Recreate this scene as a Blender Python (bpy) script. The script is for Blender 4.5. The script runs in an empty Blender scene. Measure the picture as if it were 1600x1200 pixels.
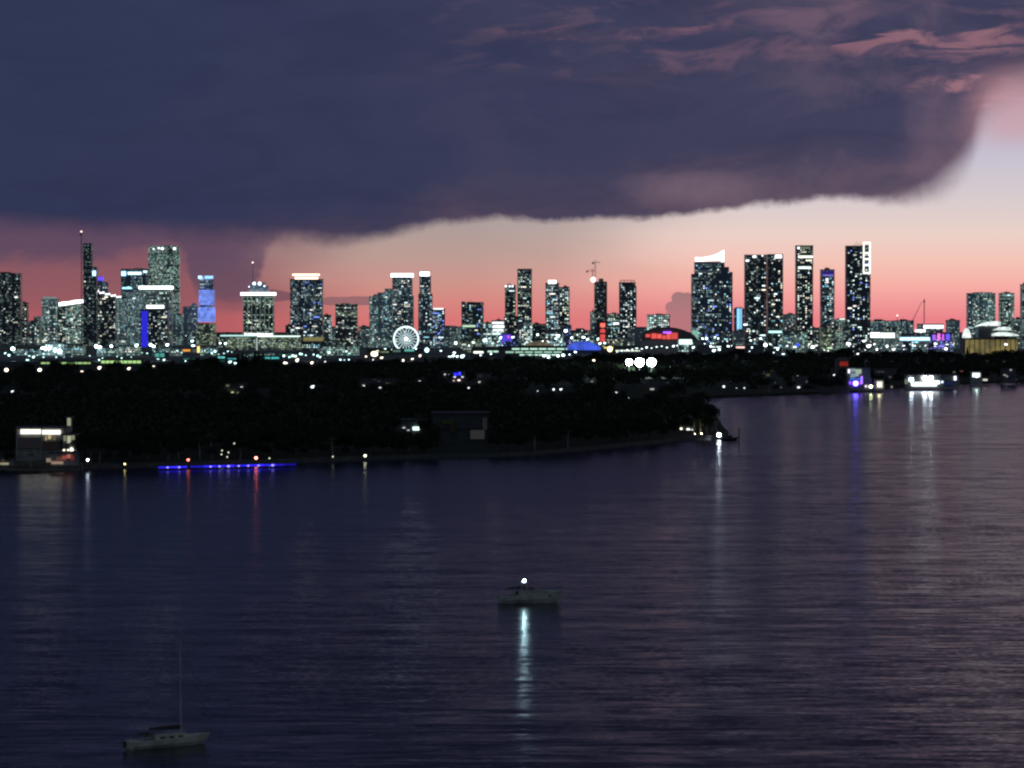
import bpy, bmesh, math, random
import numpy as np
from mathutils import Vector, Matrix
R = math.radians
random.seed(7)
sc = bpy.context.scene
col = sc.collection

# ------------------------------------------------------------------ camera
CAM_H = 55.0; FPX = 4800.0; PITCH = math.atan(100.0/FPX)
cam_d = bpy.data.cameras.new('camera'); cam = bpy.data.objects.new('camera', cam_d); col.objects.link(cam)
cam.location = (0, 0, CAM_H); cam.rotation_euler = (math.pi/2-PITCH, 0, 0)
cam_d.sensor_width = 36; cam_d.lens = 36*FPX/1600; cam_d.clip_start = 1; cam_d.clip_end = 90000
sc.camera = cam
sc.view_settings.view_transform = 'Standard'; sc.view_settings.look = 'None'
sc.view_settings.exposure = 0; sc.view_settings.gamma = 1
sc.cycles.use_denoising = True
sc.cycles.max_bounces = 4; sc.cycles.diffuse_bounces = 1; sc.cycles.glossy_bounces = 2
sc.cycles.transparent_max_bounces = 4; sc.cycles.sample_clamp_indirect = 3
sc.cycles.use_light_tree = True
sc.cycles.pixel_filter_type = 'BLACKMAN_HARRIS'; sc.cycles.filter_width = 2.3

def lin(c):
    return tuple(((v/255+.055)/1.055)**2.4 if v > 10 else v/255/12.92 for v in c)+(1,)

# ------------------------------------------------------------------ world: dusk sky with a storm cloud over the afterglow
w = bpy.data.worlds.new('World'); sc.world = w; w.use_nodes = True
nt = w.node_tree; N = nt.nodes; L = nt.links; N.clear()
def nd(t, **k):
    n = N.new(t)
    for a, b in k.items(): setattr(n, a, b)
    return n
def put(s, v):
    if isinstance(v, (int, float)): s.default_value = v
    elif isinstance(v, tuple): s.default_value = v
    else: L.new(v, s)
def m(op, a, b=0.0, c=None, clamp=False):
    n = nd('ShaderNodeMath', operation=op, use_clamp=clamp); put(n.inputs[0], a); put(n.inputs[1], b)
    if c is not None: put(n.inputs[2], c)
    return n.outputs[0]
def sstep(v, a, b, lo=0.0, hi=1.0):
    n = nd('ShaderNodeMapRange', interpolation_type='SMOOTHSTEP')
    put(n.inputs[0], v); put(n.inputs[1], a); put(n.inputs[2], b); put(n.inputs[3], lo); put(n.inputs[4], hi)
    return n.outputs[0]
def mix(f, a, b, mode='MIX'):
    n = nd('ShaderNodeMix', data_type='RGBA', blend_type=mode)
    put(n.inputs[0], f); put(n.inputs[6], a); put(n.inputs[7], b); return n.outputs[2]
def noise(vec, scale, detail=4, rough=.55, dist=0.0):
    n = nd('ShaderNodeTexNoise', noise_dimensions='2D'); put(n.inputs['Vector'], vec); put(n.inputs['Scale'], scale)
    put(n.inputs['Detail'], detail); put(n.inputs['Roughness'], rough); put(n.inputs['Distortion'], dist); return n.outputs[0]
def ramp(v, pts):
    n = nd('ShaderNodeValToRGB'); put(n.inputs[0], v); e = n.color_ramp.elements
    for i, (p, c) in enumerate(pts):
        q = e[i] if i < 2 else e.new(p)
        q.position = p; q.color = c if len(c) == 4 else lin(c)
    return n.outputs[0]
def curve(v, pts, x0, x1, y0, y1):
    """a value curve through pts: x in [x0,x1], y in [y0,y1]"""
    n = nd('ShaderNodeFloatCurve'); cm = n.mapping.curves[0]
    P = [((x-x0)/(x1-x0), (y-y0)/(y1-y0)) for x, y in pts]
    while len(cm.points) < len(P): cm.points.new(.5, .5)
    for i, p in enumerate(P): cm.points[i].location = p; cm.points[i].handle_type = 'AUTO_CLAMPED'
    n.mapping.update()
    t = nd('ShaderNodeMapRange'); put(t.inputs[0], v); put(t.inputs[1], x0); put(t.inputs[2], x1)
    L.new(t.outputs[0], n.inputs['Value'])
    return m('MULTIPLY_ADD', n.outputs[0], y1-y0, y0)
def vec(x, y):
    n = nd('ShaderNodeCombineXYZ'); put(n.inputs[0], x); put(n.inputs[1], y); return n.outputs[0]

tc = nd('ShaderNodeTexCoord'); sx = nd('ShaderNodeSeparateXYZ'); L.new(tc.outputs['Generated'], sx.inputs[0])
AZ = m('ARCTAN2', sx.outputs[0], sx.outputs[1]); EL = m('ARCSINE', sx.outputs[2])
U = m('MULTIPLY', AZ, 48.0); V = m('MULTIPLY', EL, 48.0)      # compass bearing and height above the horizon, in steps of 1.19 degrees
V = m('MAXIMUM', V, 0.0)
# clear afterglow
Vn = m('DIVIDE', V, 6.0)
glow_r = ramp(Vn, [(0, (234,132,138)), (.04, (241,151,152)), (.09, (246,175,166)), (.15, (244,195,183)), (.22, (235,208,199)), (.3, (216,204,205)), (.42, (198,192,208)), (1, (95,95,130))])
glow_l = ramp(Vn, [(0, (176,92,98)), (.035, (156,90,97)), (.08, (146,90,98)), (.16, (134,88,99)), (.26, (118,88,103)), (.4, (86,77,100)), (1, (60,62,90))])
glow_c = ramp(Vn, [(0, (218,120,119)), (.05, (214,136,129)), (.10, (204,149,140)), (.17, (186,156,148)), (.25, (172,157,155)), (.4, (134,126,138)), (1, (70,70,100))])
warp = noise(vec(m('MULTIPLY', U, .35), V), .8, 3)
Uw = m('ADD', U, m('MULTIPLY_ADD', warp, 2.0, -1.0))
sky = mix(sstep(Uw, -5.0, -1.6), glow_l, glow_c)
sky = mix(sstep(Uw, -.6, 3.6), sky, glow_r)
# grey-violet clouds low on the left, a small cumulus and thin bars
n1 = noise(vec(m('MULTIPLY', U, .45), V), 2.2, 5, .6, .3)
n2 = noise(vec(U, V), 3.5, 5, .6)
e1 = m('ADD', curve(U, [(-12,.7),(-8,.80),(-7,.82),(-6.2,.92),(-5.5,1.02),(-5.1,.85),(-4.85,.25),(-4.4,.15),(-4.0,.5),(-3.8,.95),(-3.4,1.4),(0,1.9)], -12, 0, 0, 2), m('MULTIPLY_ADD', n1, .5, -.25))
l1 = m('MULTIPLY', sstep(m('SUBTRACT', V, e1), -.10, .26), sstep(m('ADD', U, m('MULTIPLY_ADD', n1, 1.6, -.8)), -2.6, -4.4))
sky = mix(m('MULTIPLY', l1, .85), sky, ramp(V, [(0, (112,72,88)), (.5, (100,76,94)), (1, (90,72,96))]))
def blob(cu, cv, ru, rv, amp=.8, sc_=5.0, hard=.8, top=1.12):
    a = m('DIVIDE', m('SUBTRACT', U, cu), ru); b = m('DIVIDE', m('SUBTRACT', V, cv), rv)
    d = m('ADD', m('POWER', m('ABSOLUTE', a), 2.0), m('POWER', m('ABSOLUTE', b), 2.0))
    q = noise(vec(U, V), sc_, 3, .5)
    return sstep(m('ADD', d, m('MULTIPLY_ADD', q, amp*2, -amp)), top, hard)
cb1 = m('MAXIMUM', m('MAXIMUM', blob(2.60, .33, .115, .11, .22, 9.0, .85), blob(2.72, .26, .16, .17, .25, 9.0, .85)), m('MAXIMUM', blob(2.50, .20, .11, .10, .3, 9.0, .8), blob(2.66, .10, .26, .16, .3, 7.0, .6)))
sky = mix(m('MULTIPLY', cb1, sstep(V, -.1, .45, .62, .85)), sky, lin((146,112,118)))
sky = mix(m('MULTIPLY', blob(-2.4, .30, .75, .07, .7, 3.0), .75), sky, lin((130,96,104)))
sky = mix(m('MULTIPLY', blob(-3.75, .38, .35, .10, .7, 3.0), .75), sky, lin((110,76,92)))
# the storm cloud: lower edge by bearing
edge = curve(U, [(-14,1.2),(-8,1.42),(-6,1.36),(-4,1.28),(-2.6,1.22),(-1.5,1.42),(-.6,1.56),(1,1.56),(2.2,1.6),(3.2,1.72),(4.2,1.80),(5,1.86),(5.9,1.84),(6.4,1.92),(6.8,2.14),(7.1,2.5),(7.25,2.9),(7.5,3.25),(8.2,3.5),(14,4.0)], -14, 14, 0, 5)
ne = noise(vec(m('MULTIPLY', U, .7), V), 1.4, 5, .55)
dd = m('SUBTRACT', V, m('ADD', edge, m('ADD', m('MULTIPLY_ADD', ne, .18, -.09), m('MULTIPLY_ADD', n2, .12, -.06))))
soft = curve(U, [(-14,.4),(-5,.38),(-3,.26),(-1,.16),(.5,.12),(3,.12),(5,.16),(6.0,.26),(6.8,.55),(7.4,.7),(14,.9)], -14, 14, 0, 1)
cm_ = m('DIVIDE', dd, soft); cloud = sstep(cm_, -.55, .75)
n3 = noise(vec(m('MULTIPLY', U, .6), V), .9, 6, .58, .4)
n4 = noise(vec(m('MULTIPLY', U, .22), m('ADD', V, m('MULTIPLY', U, -.06))), 3.2, 6, .6, .5)
n5 = noise(vec(m('ADD', m('MULTIPLY', U, .22), 9.3), m('ADD', V, m('MULTIPLY', U, -.05))), 1.5, 6, .6, .7)
navy = mix(sstep(U, -8, 8), lin((44,53,84)), lin((62,63,92)))
navy = mix(m('MULTIPLY', sstep(n3, .38, .7), sstep(U, -7, 5, .15, .5)), navy, mix(sstep(U, -8, 8), lin((56,60,88)), lin((80,74,98))))
navy = mix(m('MULTIPLY', sstep(n5, .42, .72), .3), navy, lin((38,44,72)))
rim = mix(sstep(U, -6, 5), lin((68,57,82)), lin((98,82,98)))
near = m('MULTIPLY', sstep(dd, m('MULTIPLY_ADD', sstep(U, -6, 4), .9, .35), -.05), sstep(n3, .28, .66, .35, 1.0))
cc = mix(m('MULTIPLY', near, .95), navy, rim)
right = sstep(U, 1.0, 7.5)
cc = mix(m('MULTIPLY', m('MULTIPLY', right, sstep(n3, .45, .72)), .5), cc, lin((106,88,106)))
lav = m('MULTIPLY', blob(2.8, 2.05, 1.7, .36, .5, 1.6, -.6, .9), .34)
cc = mix(lav, cc, lin((150,125,135)))
lav2 = m('MULTIPLY', blob(6.7, 2.75, 1.0, .9, .5, 1.6, -.6, 1.0), .5)
cc = mix(lav2, cc, lin((140,112,126)))
# rose streaks in the upper right
hi = m('MULTIPLY', sstep(U, -3.0, 2.5), m('MULTIPLY', sstep(V, 3.5, 4.1), sstep(V, 9.0, 5.5)))
st = m('MULTIPLY', sstep(n4, .50, .70), hi)
cc = mix(m('MULTIPLY', st, .30), cc, lin((128,96,112)))
n6 = noise(vec(m('MULTIPLY', U, .35), m('MULTIPLY', V, .6)), 1.1, 2.5, .5)
def streak(cu, cv, ru, rv, tilt, c, k):
    global cc
    a = m('DIVIDE', m('SUBTRACT', U, cu), ru)
    v2 = m('SUBTRACT', V, m('ADD', cv, m('ADD', m('MULTIPLY', m('SUBTRACT', U, cu), tilt), m('ADD', m('MULTIPLY_ADD', n6, .36, -.18), m('MULTIPLY_ADD', n4, .5, -.25)))))
    b = m('DIVIDE', v2, rv)
    d = m('ADD', m('POWER', m('ABSOLUTE', a), 2.0), m('POWER', m('ABSOLUTE', b), 2.0))
    f = m('MULTIPLY', sstep(d, 1.0, 0.0), sstep(n1, .42, .62, .12, 1.0))
    cc = mix(m('MULTIPLY', f, k), cc, lin(c))
streak(1.8, 4.48, 2.6, .13, .03, (132,94,110), .6)
streak(6.3, 4.30, 2.6, .12, .04, (156,110,122), .75)
streak(3.0, 4.05, 3.6, .22, .06, (106,84,104), .6)
streak(6.9, 4.12, 1.3, .10, .05, (150,108,122), .6)
streak(5.0, 4.72, 2.4, .14, -.02, (108,84,104), .5)
streak(4.6, 4.6, 1.0, .3, .0, (112,90,110), .6)
streak(6.9, 3.66, 1.1, .16, .10, (170,122,132), .7)
streak(7.6, 3.45, .8, .22, .12, (205,146,152), .8)
sky = mix(cloud, sky, cc)
veil = m('MULTIPLY', sstep(U, 6.8, 7.7), m('MULTIPLY', sstep(V, 2.5, 3.0), sstep(V, 4.1, 3.4)))
sky = mix(m('MULTIPLY', veil, .55), sky, lin((206,150,158)))
# overhead the overcast closes, darker; behind the viewer it is brighter
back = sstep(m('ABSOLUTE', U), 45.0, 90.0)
sky = mix(sstep(V, 5.0, 11.0), sky, mix(sstep(U, -2.0, 10.0), lin((23,28,49)), lin((44,39,58))))
sky = mix(sstep(V, 9.0, 22.0), sky, lin((17,20,36)))
sky = mix(back, sky, lin((80,92,108)))  # sky behind the viewer brightened as added fill for towers and boats
nish = nd('ShaderNodeTexSky', sky_type='NISHITA', sun_disc=False)
nish.sun_elevation = R(-1.5); nish.sun_rotation = R(12)
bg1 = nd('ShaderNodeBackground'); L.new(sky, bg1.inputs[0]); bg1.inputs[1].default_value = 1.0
bg2 = nd('ShaderNodeBackground'); L.new(nish.outputs[0], bg2.inputs[0]); bg2.inputs[1].default_value = .004
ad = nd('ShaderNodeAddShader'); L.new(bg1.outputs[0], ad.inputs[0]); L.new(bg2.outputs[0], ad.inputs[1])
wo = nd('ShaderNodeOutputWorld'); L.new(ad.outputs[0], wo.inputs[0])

# ------------------------------------------------------------------ helpers
def P(px, py, D):
    xv = (px-800)/FPX; yv = (600-py)/FPX
    d = Vector((xv, math.cos(PITCH)+yv*math.sin(PITCH), -math.sin(PITCH)+yv*math.cos(PITCH)))
    return Vector((0, 0, CAM_H))+d*(D/d.y)
def Xat(px, D): return P(px, 500, D).x
def Zat(py, D): return P(800, py, D).z
def Dwater(py, z=0.0): return (CAM_H-z)*FPX/(py-500)

def tag(o, label=None, cat=None, group=None, kind=None):
    if label: o['label'] = label
    if cat: o['category'] = cat
    if group: o['group'] = group
    if kind: o['kind'] = kind
    return o
def empty(name, loc, rz=0.0):
    o = bpy.data.objects.new(name, None); o.empty_display_size = 1; col.objects.link(o)
    o.location = loc; o.rotation_euler = (0, 0, rz); return o
class MB:
    def __init__(s): s.v = []; s.f = []
    def box(s, x0, x1, y0, y1, z0, z1):
        b = len(s.v)
        s.v += [(x0,y0,z0),(x1,y0,z0),(x1,y1,z0),(x0,y1,z0),(x0,y0,z1),(x1,y0,z1),(x1,y1,z1),(x0,y1,z1)]
        s.f += [tuple(b+i for i in q) for q in ((3,2,1,0),(4,5,6,7),(0,1,5,4),(1,2,6,5),(2,3,7,6),(3,0,4,7))]; return s
    def prism(s, pts, z0, z1):
        b = len(s.v); n = len(pts)
        s.v += [(x,y,z0) for x,y in pts]+[(x,y,z1) for x,y in pts]
        s.f += [tuple(b+i for i in reversed(range(n))), tuple(b+n+i for i in range(n))]
        s.f += [(b+i, b+(i+1)%n, b+n+(i+1)%n, b+n+i) for i in range(n)]; return s
    def tube(s, p, q, r0, r1=None, n=8):
        r1 = r0 if r1 is None else r1; p = Vector(p); q = Vector(q); d = (q-p).normalized()
        a = d.orthogonal().normalized(); c = d.cross(a); b = len(s.v)
        for o, r in ((p, r0), (q, r1)):
            for i in range(n):
                t = 2*math.pi*i/n; s.v.append(tuple(o+(a*math.cos(t)+c*math.sin(t))*r))
        s.f += [(b+i, b+(i+1)%n, b+n+(i+1)%n, b+n+i) for i in range(n)]
        s.f += [tuple(b+i for i in reversed(range(n))), tuple(b+n+i for i in range(n))]; return s
    def lathe(s, prof, cx=0, cy=0, n=12):
        b = len(s.v)
        for r, z in prof:
            for i in range(n):
                t = 2*math.pi*i/n; s.v.append((cx+r*math.cos(t), cy+r*math.sin(t), z))
        for k in range(len(prof)-1):
            s.f += [(b+k*n+i, b+k*n+(i+1)%n, b+(k+1)*n+(i+1)%n, b+(k+1)*n+i) for i in range(n)]
        s.f += [tuple(b+i for i in reversed(range(n))), tuple(b+(len(prof)-1)*n+i for i in range(n))]; return s
    def ball(s, c, r, n=10, k=6, sz=1.0):
        b = len(s.v)
        prof = [(max(.001, r*math.sin(math.pi*j/k)), -r*sz*math.cos(math.pi*j/k)) for j in range(k+1)]
        s.lathe(prof, 0, 0, n)
        for i in range(b, len(s.v)):
            x, y, z = s.v[i]; s.v[i] = (x+c[0], y+c[1], z+c[2])
        return s
    def mesh(s, name, mat, smooth=False):
        me = bpy.data.meshes.new(name); me.from_pydata(s.v, [], s.f)
        if mat: me.materials.append(mat)
        if smooth: me.polygons.foreach_set('use_smooth', [True]*len(me.polygons))
        me.update(); return me
    def build(s, name, mat, parent=None, loc=(0,0,0), smooth=False):
        o = bpy.data.objects.new(name, s.mesh(name, mat, smooth)); col.objects.link(o); o.location = loc
        if parent: o.parent = parent
        return o
def inst(name, me, parent=None, loc=(0,0,0), rz=0, scale=None):
    o = bpy.data.objects.new(name, me); col.objects.link(o); o.location = loc; o.rotation_euler = (0,0,rz)
    if scale: o.scale = scale
    if parent: o.parent = parent
    return o

# ------------------------------------------------------------------ materials
def newmat(name):
    global nt, N, L
    mt = bpy.data.materials.new(name); mt.use_nodes = True; nt = mt.node_tree; N = nt.nodes; L = nt.links
    return mt, N['Principled BSDF']
def plain(name, c, rough=.7, metal=0, var=.25, scale=.5):
    mt, b = newmat(name); t = nd('ShaderNodeTexCoord')
    n = nd('ShaderNodeTexNoise'); n.inputs['Scale'].default_value = scale; n.inputs['Detail'].default_value = 3; L.new(t.outputs['Object'], n.inputs['Vector'])
    f = sstep(n.outputs[0], .3, .7, 1-var, 1+var)
    mm = nd('ShaderNodeMix', data_type='RGBA', blend_type='MULTIPLY'); mm.inputs[0].default_value = 1
    mm.inputs[6].default_value = tuple(c)+(1,); cb = nd('ShaderNodeCombineColor')
    for i in range(3): L.new(f, cb.inputs[i])
    L.new(cb.outputs[0], mm.inputs[7]); L.new(mm.outputs[2], b.inputs['Base Color'])
    b.inputs['Roughness'].default_value = rough; b.inputs['Metallic'].default_value = metal
    return mt
EM = {}
def em(c, s, sample=False):
    if not sample and s > 1.5: s = 1.5+(s-1.5)*.35
    k = (tuple(c), s, sample)
    if k not in EM:
        mt, b = newmat('glowing_light'); N.remove(b)
        e = nd('ShaderNodeEmission'); e.inputs[0].default_value = lin(c); e.inputs[1].default_value = s
        L.new(e.outputs[0], N['Material Output'].inputs[0])
        mt.cycles.emission_sampling = 'FRONT' if sample else 'NONE'
        EM[k] = mt
    return EM[k]
def facade(name, wall, dens=.25, tint=(190,225,225), k=.25, cw=3.2, ch=3.4, band=0.0, glow=None, rough=.35):
    """dark facade with floors; faintly lit rooms and stand-in city haze glow in a grid of window cells"""
    mt, b = newmat(name); t = nd('ShaderNodeTexCoord'); s = nd('ShaderNodeSeparateXYZ'); L.new(t.outputs['Object'], s.inputs[0])
    oi = nd('ShaderNodeObjectInfo')
    h = m('ADD', s.outputs[0], m('MULTIPLY', s.outputs[1], 1.37)); z = s.outputs[2]
    hc = m('DIVIDE', h, cw); zc = m('DIVIDE', z, ch)
    wn = nd('ShaderNodeTexWhiteNoise', noise_dimensions='3D'); cb = nd('ShaderNodeCombineXYZ')
    L.new(m('FLOOR', hc), cb.inputs[0]); L.new(m('FLOOR', zc), cb.inputs[1]); L.new(m('MULTIPLY', oi.outputs['Random'], 91.0), cb.inputs[2]); L.new(cb.outputs[0], wn.inputs['Vector'])
    wr = nd('ShaderNodeTexWhiteNoise', noise_dimensions='2D'); c2 = nd('ShaderNodeCombineXYZ')
    L.new(m('FLOOR', zc), c2.inputs[0]); L.new(oi.outputs['Random'], c2.inputs[1]); L.new(c2.outputs[0], wr.inputs['Vector'])
    fx = m('FRACT', hc); fz = m('FRACT', zc)
    inside = m('MULTIPLY', m('MULTIPLY', m('GREATER_THAN', fx, .18), m('LESS_THAN', fx, .86)), m('MULTIPLY', m('GREATER_THAN', fz, .25), m('LESS_THAN', fz, .85)))
    big = nd('ShaderNodeTexNoise', noise_dimensions='3D'); big.inputs['Scale'].default_value = .035; L.new(t.outputs['Object'], big.inputs['Vector'])
    dn = m('MULTIPLY', sstep(big.outputs[0], .3, .7, .4, 1.6), dens)
    cn = nd('ShaderNodeTexWhiteNoise', noise_dimensions='2D'); c3 = nd('ShaderNodeCombineXYZ')
    L.new(m('FLOOR', m('DIVIDE', hc, 2.0)), c3.inputs[0]); L.new(oi.outputs['Random'], c3.inputs[1]); L.new(c3.outputs[0], cn.inputs['Vector'])
    dn = m('MULTIPLY', dn, sstep(cn.outputs[0], .1, .45, .25, 1.25)); dn = m('MULTIPLY', dn, sstep(wr.outputs[0], .05, .5, .4, 1.2))
    if band: dn = m('ADD', dn, m('MULTIPLY', m('GREATER_THAN', wr.outputs[0], 1-band), .75))
    lit = m('MULTIPLY', inside, m('LESS_THAN', wn.outputs[0], dn))
    br = m('POWER', m('FRACT', m('MULTIPLY', wn.outputs[0], 53.7)), 2.2)
    st = m('MULTIPLY', lit, m('MULTIPLY_ADD', br, k*3, k*.35))
    b.inputs['Emission Strength'].default_value = 1
    tm = mix(m('FRACT', m('MULTIPLY', wn.outputs[0], 171.3)), lin(tint), lin((205,225,205)))
    ec = nd('ShaderNodeVectorMath', operation='SCALE'); L.new(tm, ec.inputs[0]); L.new(st, ec.inputs['Scale'])
    if glow:
        gg = nd('ShaderNodeVectorMath', operation='ADD'); L.new(ec.outputs[0], gg.inputs[0]); gg.inputs[1].default_value = glow
        L.new(gg.outputs[0], b.inputs['Emission Color'])
    else: L.new(ec.outputs[0], b.inputs['Emission Color'])
    wc = mix(inside, tuple(wall)+(1,), tuple(v*.35 for v in wall)+(1,)); L.new(wc, b.inputs['Base Color'])
    L.new(mix(inside, (rough+.3,)*3+(1,), (.22,.22,.22,1)), b.inputs['Roughness'])
    mt.cycles.emission_sampling = 'NONE'
    return mt
F = dict(
    navy=facade('navy_glass_facade', (.16,.20,.27), .48, (150,200,215), .19),
    dark=facade('dark_concrete_facade', (.10,.11,.14), .36, (165,205,205), .15),
    teal=facade('pale_teal_facade', (.48,.60,.63), .9, (135,205,212), .30),  # cell glow on teal, grey and dense also stands in for city haze
    grey=facade('grey_concrete_facade', (.40,.43,.45), .7, (145,200,205), .22),
    rows=facade('banded_office_facade', (.12,.13,.14), .15, (215,235,215), .28, band=.30),
    dense=facade('closely_lit_facade', (.24,.29,.28), 1.0, (145,208,200), .36, cw=3.0),
    green=facade('green_lit_facade', (.30,.34,.28), .88, (190,215,150), .26, cw=3.4, ch=3.2),
    bright=facade('brightly_lit_facade', (.3,.34,.36), .85, (180,230,235), .7, cw=4.0, ch=4.2),
    blue=facade('blue_lit_facade', (.22,.26,.36), .45, (120,150,255), .35),
)
M = dict(
    conc=plain('concrete', (.30,.30,.29)), dconc=plain('dark_concrete', (.10,.10,.11)), metal=plain('painted_steel', (.10,.10,.11), .5, .3),
    white=plain('white_render', (.30,.29,.27)), dimconc=plain('very_dark_concrete', (.05,.05,.05)), offwhite=plain('white_gelcoat', (.56,.55,.43), .35), roof=plain('roof_felt', (.09,.09,.095)),  # dimconc is concrete tuned very dark for the villa walls
    bark=plain('bark', (.13,.09,.06), .9), wood=plain('weathered_wood', (.16,.12,.09), .85), glass=plain('dark_glass', (.02,.025,.03), .1),
    canvas=plain('dark_canvas', (.05,.045,.04), .9), rock=plain('seawall_stone', (.08,.078,.07), .9), palebark=plain('pale_palm_bark', (.42,.38,.30), .9),
    beige=plain('beige_roof', (.45,.40,.30)), bluehull=plain('blue_paint', (.04,.07,.25), .3), redp=plain('red_paint', (.45,.04,.04), .5),
    greyhull=plain('olive_grey_hull', (.50,.50,.42), .4), darkhull=plain('dark_hull_paint', (.03,.035,.04), .3),
)
def leafmat(name, c):
    mt, b = newmat(name); t = nd('ShaderNodeNewGeometry'); oi = nd('ShaderNodeObjectInfo')
    x = mix(t.outputs['Random Per Island'], tuple(v*.6 for v in c)+(1,), tuple(min(1, v*1.5) for v in c)+(1,))
    L.new(x, b.inputs['Base Color']); b.inputs['Roughness'].default_value = .8
    b.inputs['Specular IOR Level'].default_value = .2
    return mt
M['leaf'] = leafmat('leaves', (.028,.036,.022)); M['leaf2'] = leafmat('olive_leaves', (.034,.036,.024)); M['palm'] = leafmat('palm_fronds', (.05,.07,.03)); M['needle'] = leafmat('needles', (.03,.045,.028))
M['grass'] = plain('dark_lawn', (.02,.026,.014), .95, 0, .4, .05)
M['land'] = plain('paved_ground', (.16,.16,.155), .9, 0, .5, .02)

# water: long low swell crests, wind ripples, glossy
mt, b = newmat('bay_water'); M['water'] = mt
t = nd('ShaderNodeTexCoord')
def layer(sxx, syy, kx, ky, detail, off, rot=0.0, rough=.55):
    mp = nd('ShaderNodeMapping'); L.new(t.outputs['Object'], mp.inputs[0]); mp.inputs['Scale'].default_value = (sxx, syy, 1); mp.inputs['Location'].default_value = (off, off*.7, 0); mp.inputs['Rotation'].default_value = (0, 0, rot)
    n = nd('ShaderNodeTexNoise', noise_dimensions='2D'); L.new(mp.outputs[0], n.inputs['Vector']); n.inputs['Scale'].default_value = 1; n.inputs['Detail'].default_value = detail; n.inputs['Roughness'].default_value = rough
    s1 = nd('ShaderNodeVectorMath', operation='SUBTRACT'); L.new(n.outputs['Color'], s1.inputs[0]); s1.inputs[1].default_value = (.5,.5,.5)
    s2 = nd('ShaderNodeVectorMath', operation='MULTIPLY'); L.new(s1.outputs[0], s2.inputs[0]); s2.inputs[1].default_value = (kx, ky, 0)
    return s2.outputs[0]
def vadd(a, b_):
    n = nd('ShaderNodeVectorMath', operation='ADD'); put(n.inputs[0], a); put(n.inputs[1], b_); return n.outputs[0]
def vscale(a, s_):
    n = nd('ShaderNodeVectorMath', operation='SCALE'); put(n.inputs[0], a); put(n.inputs['Scale'], s_); return n.outputs[0]
sw = layer(.013, .10, .02, .095, 2, 3.1, .06)
ch = layer(.10, .42, .08, .16, 3, 11.0, -.05)
rp = layer(.8, 1.9, .16, .20, 4, 5.0, .1)
patch_ = nd('ShaderNodeTexNoise', noise_dimensions='2D'); mp = nd('ShaderNodeMapping'); L.new(t.outputs['Object'], mp.inputs[0]); mp.inputs['Scale'].default_value = (.004, .009, 1); L.new(mp.outputs[0], patch_.inputs['Vector']); patch_.inputs['Scale'].default_value = 1; patch_.inputs['Detail'].default_value = 4
pk = sstep(patch_.outputs[0], .32, .68, .6, 1.3)
tot = vadd(vadd(sw, ch), vscale(rp, pk)); tot = vadd(tot, (0., 0., 1.))
nn = nd('ShaderNodeVectorMath', operation='NORMALIZE'); L.new(tot, nn.inputs[0]); L.new(nn.outputs[0], b.inputs['Normal'])
b.inputs['Base Color'].default_value = (.010,.015,.038,1); b.inputs['Roughness'].default_value = .215; b.inputs['IOR'].default_value = 1.33; b.inputs['Specular IOR Level'].default_value = .42

# ------------------------------------------------------------------ water and land
o = MB(); o.v = [(-16000,-12000,0),(16000,-12000,0),(16000,13600,0),(-16000,13600,0)]; o.f = [(0,1,2,3)]
tag(o.build('water', M['water']), kind='structure')
def land(name, pts, z, mat, skirt=3.0):
    b_ = MB().prism(pts, -skirt, z); return tag(b_.build(name, mat), kind='structure')
def W(px, py): D = Dwater(py); return (Xat(px, D), D)
near_shore = [W(-300,742), W(0,739), W(60,738), W(140,733), W(330,728), W(500,722), W(620,718), W(720,716), W(830,712), W(920,704), W(1000,696), W(1060,690), W(1122,686), W(1138,680)]
near_back = [W(1128,668), W(1118,652), W(1100,640), W(950,631), W(700,630.5), W(300,631), W(-400,632)]
land('near_island_ground', near_shore+near_back, 1.6, M['grass'])
far_shore = [W(-400,631.5), W(300,631), W(800,629.5), W(1040,625), W(1180,619), W(1325,614), W(1400,606), W(1480,601), W(1560,598), W(1650,596), W(1750,594)]
land('far_island_ground', far_shore+[(900,3950),(400,3950),(-900,3950)], 1.7, M['grass'])
land('mainland_ground', [(-1400,4150),(1600,4150),(9000,4600),(14000,13400),(-14000,13400),(-9000,4600)], 1.8, M['land'])
# seawall along the near shore
s_ = MB()
for (a, c) in zip(near_shore[:-1], near_shore[1:]):
    a = Vector((a[0], a[1], 0)); c = Vector((c[0], c[1], 0)); d = (c-a).normalized(); nrm = Vector((d.y, -d.x, 0))*.25
    k = len(s_.v); q = [a+nrm, c+nrm, c-nrm*1.5, a-nrm*1.5]
    s_.prism([(p.x, p.y) for p in q], -1, 1.75)
o = s_.build('seawall', M['rock']); tag(o, 'long low stone seawall along the near wooded shore', 'seawall')

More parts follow.
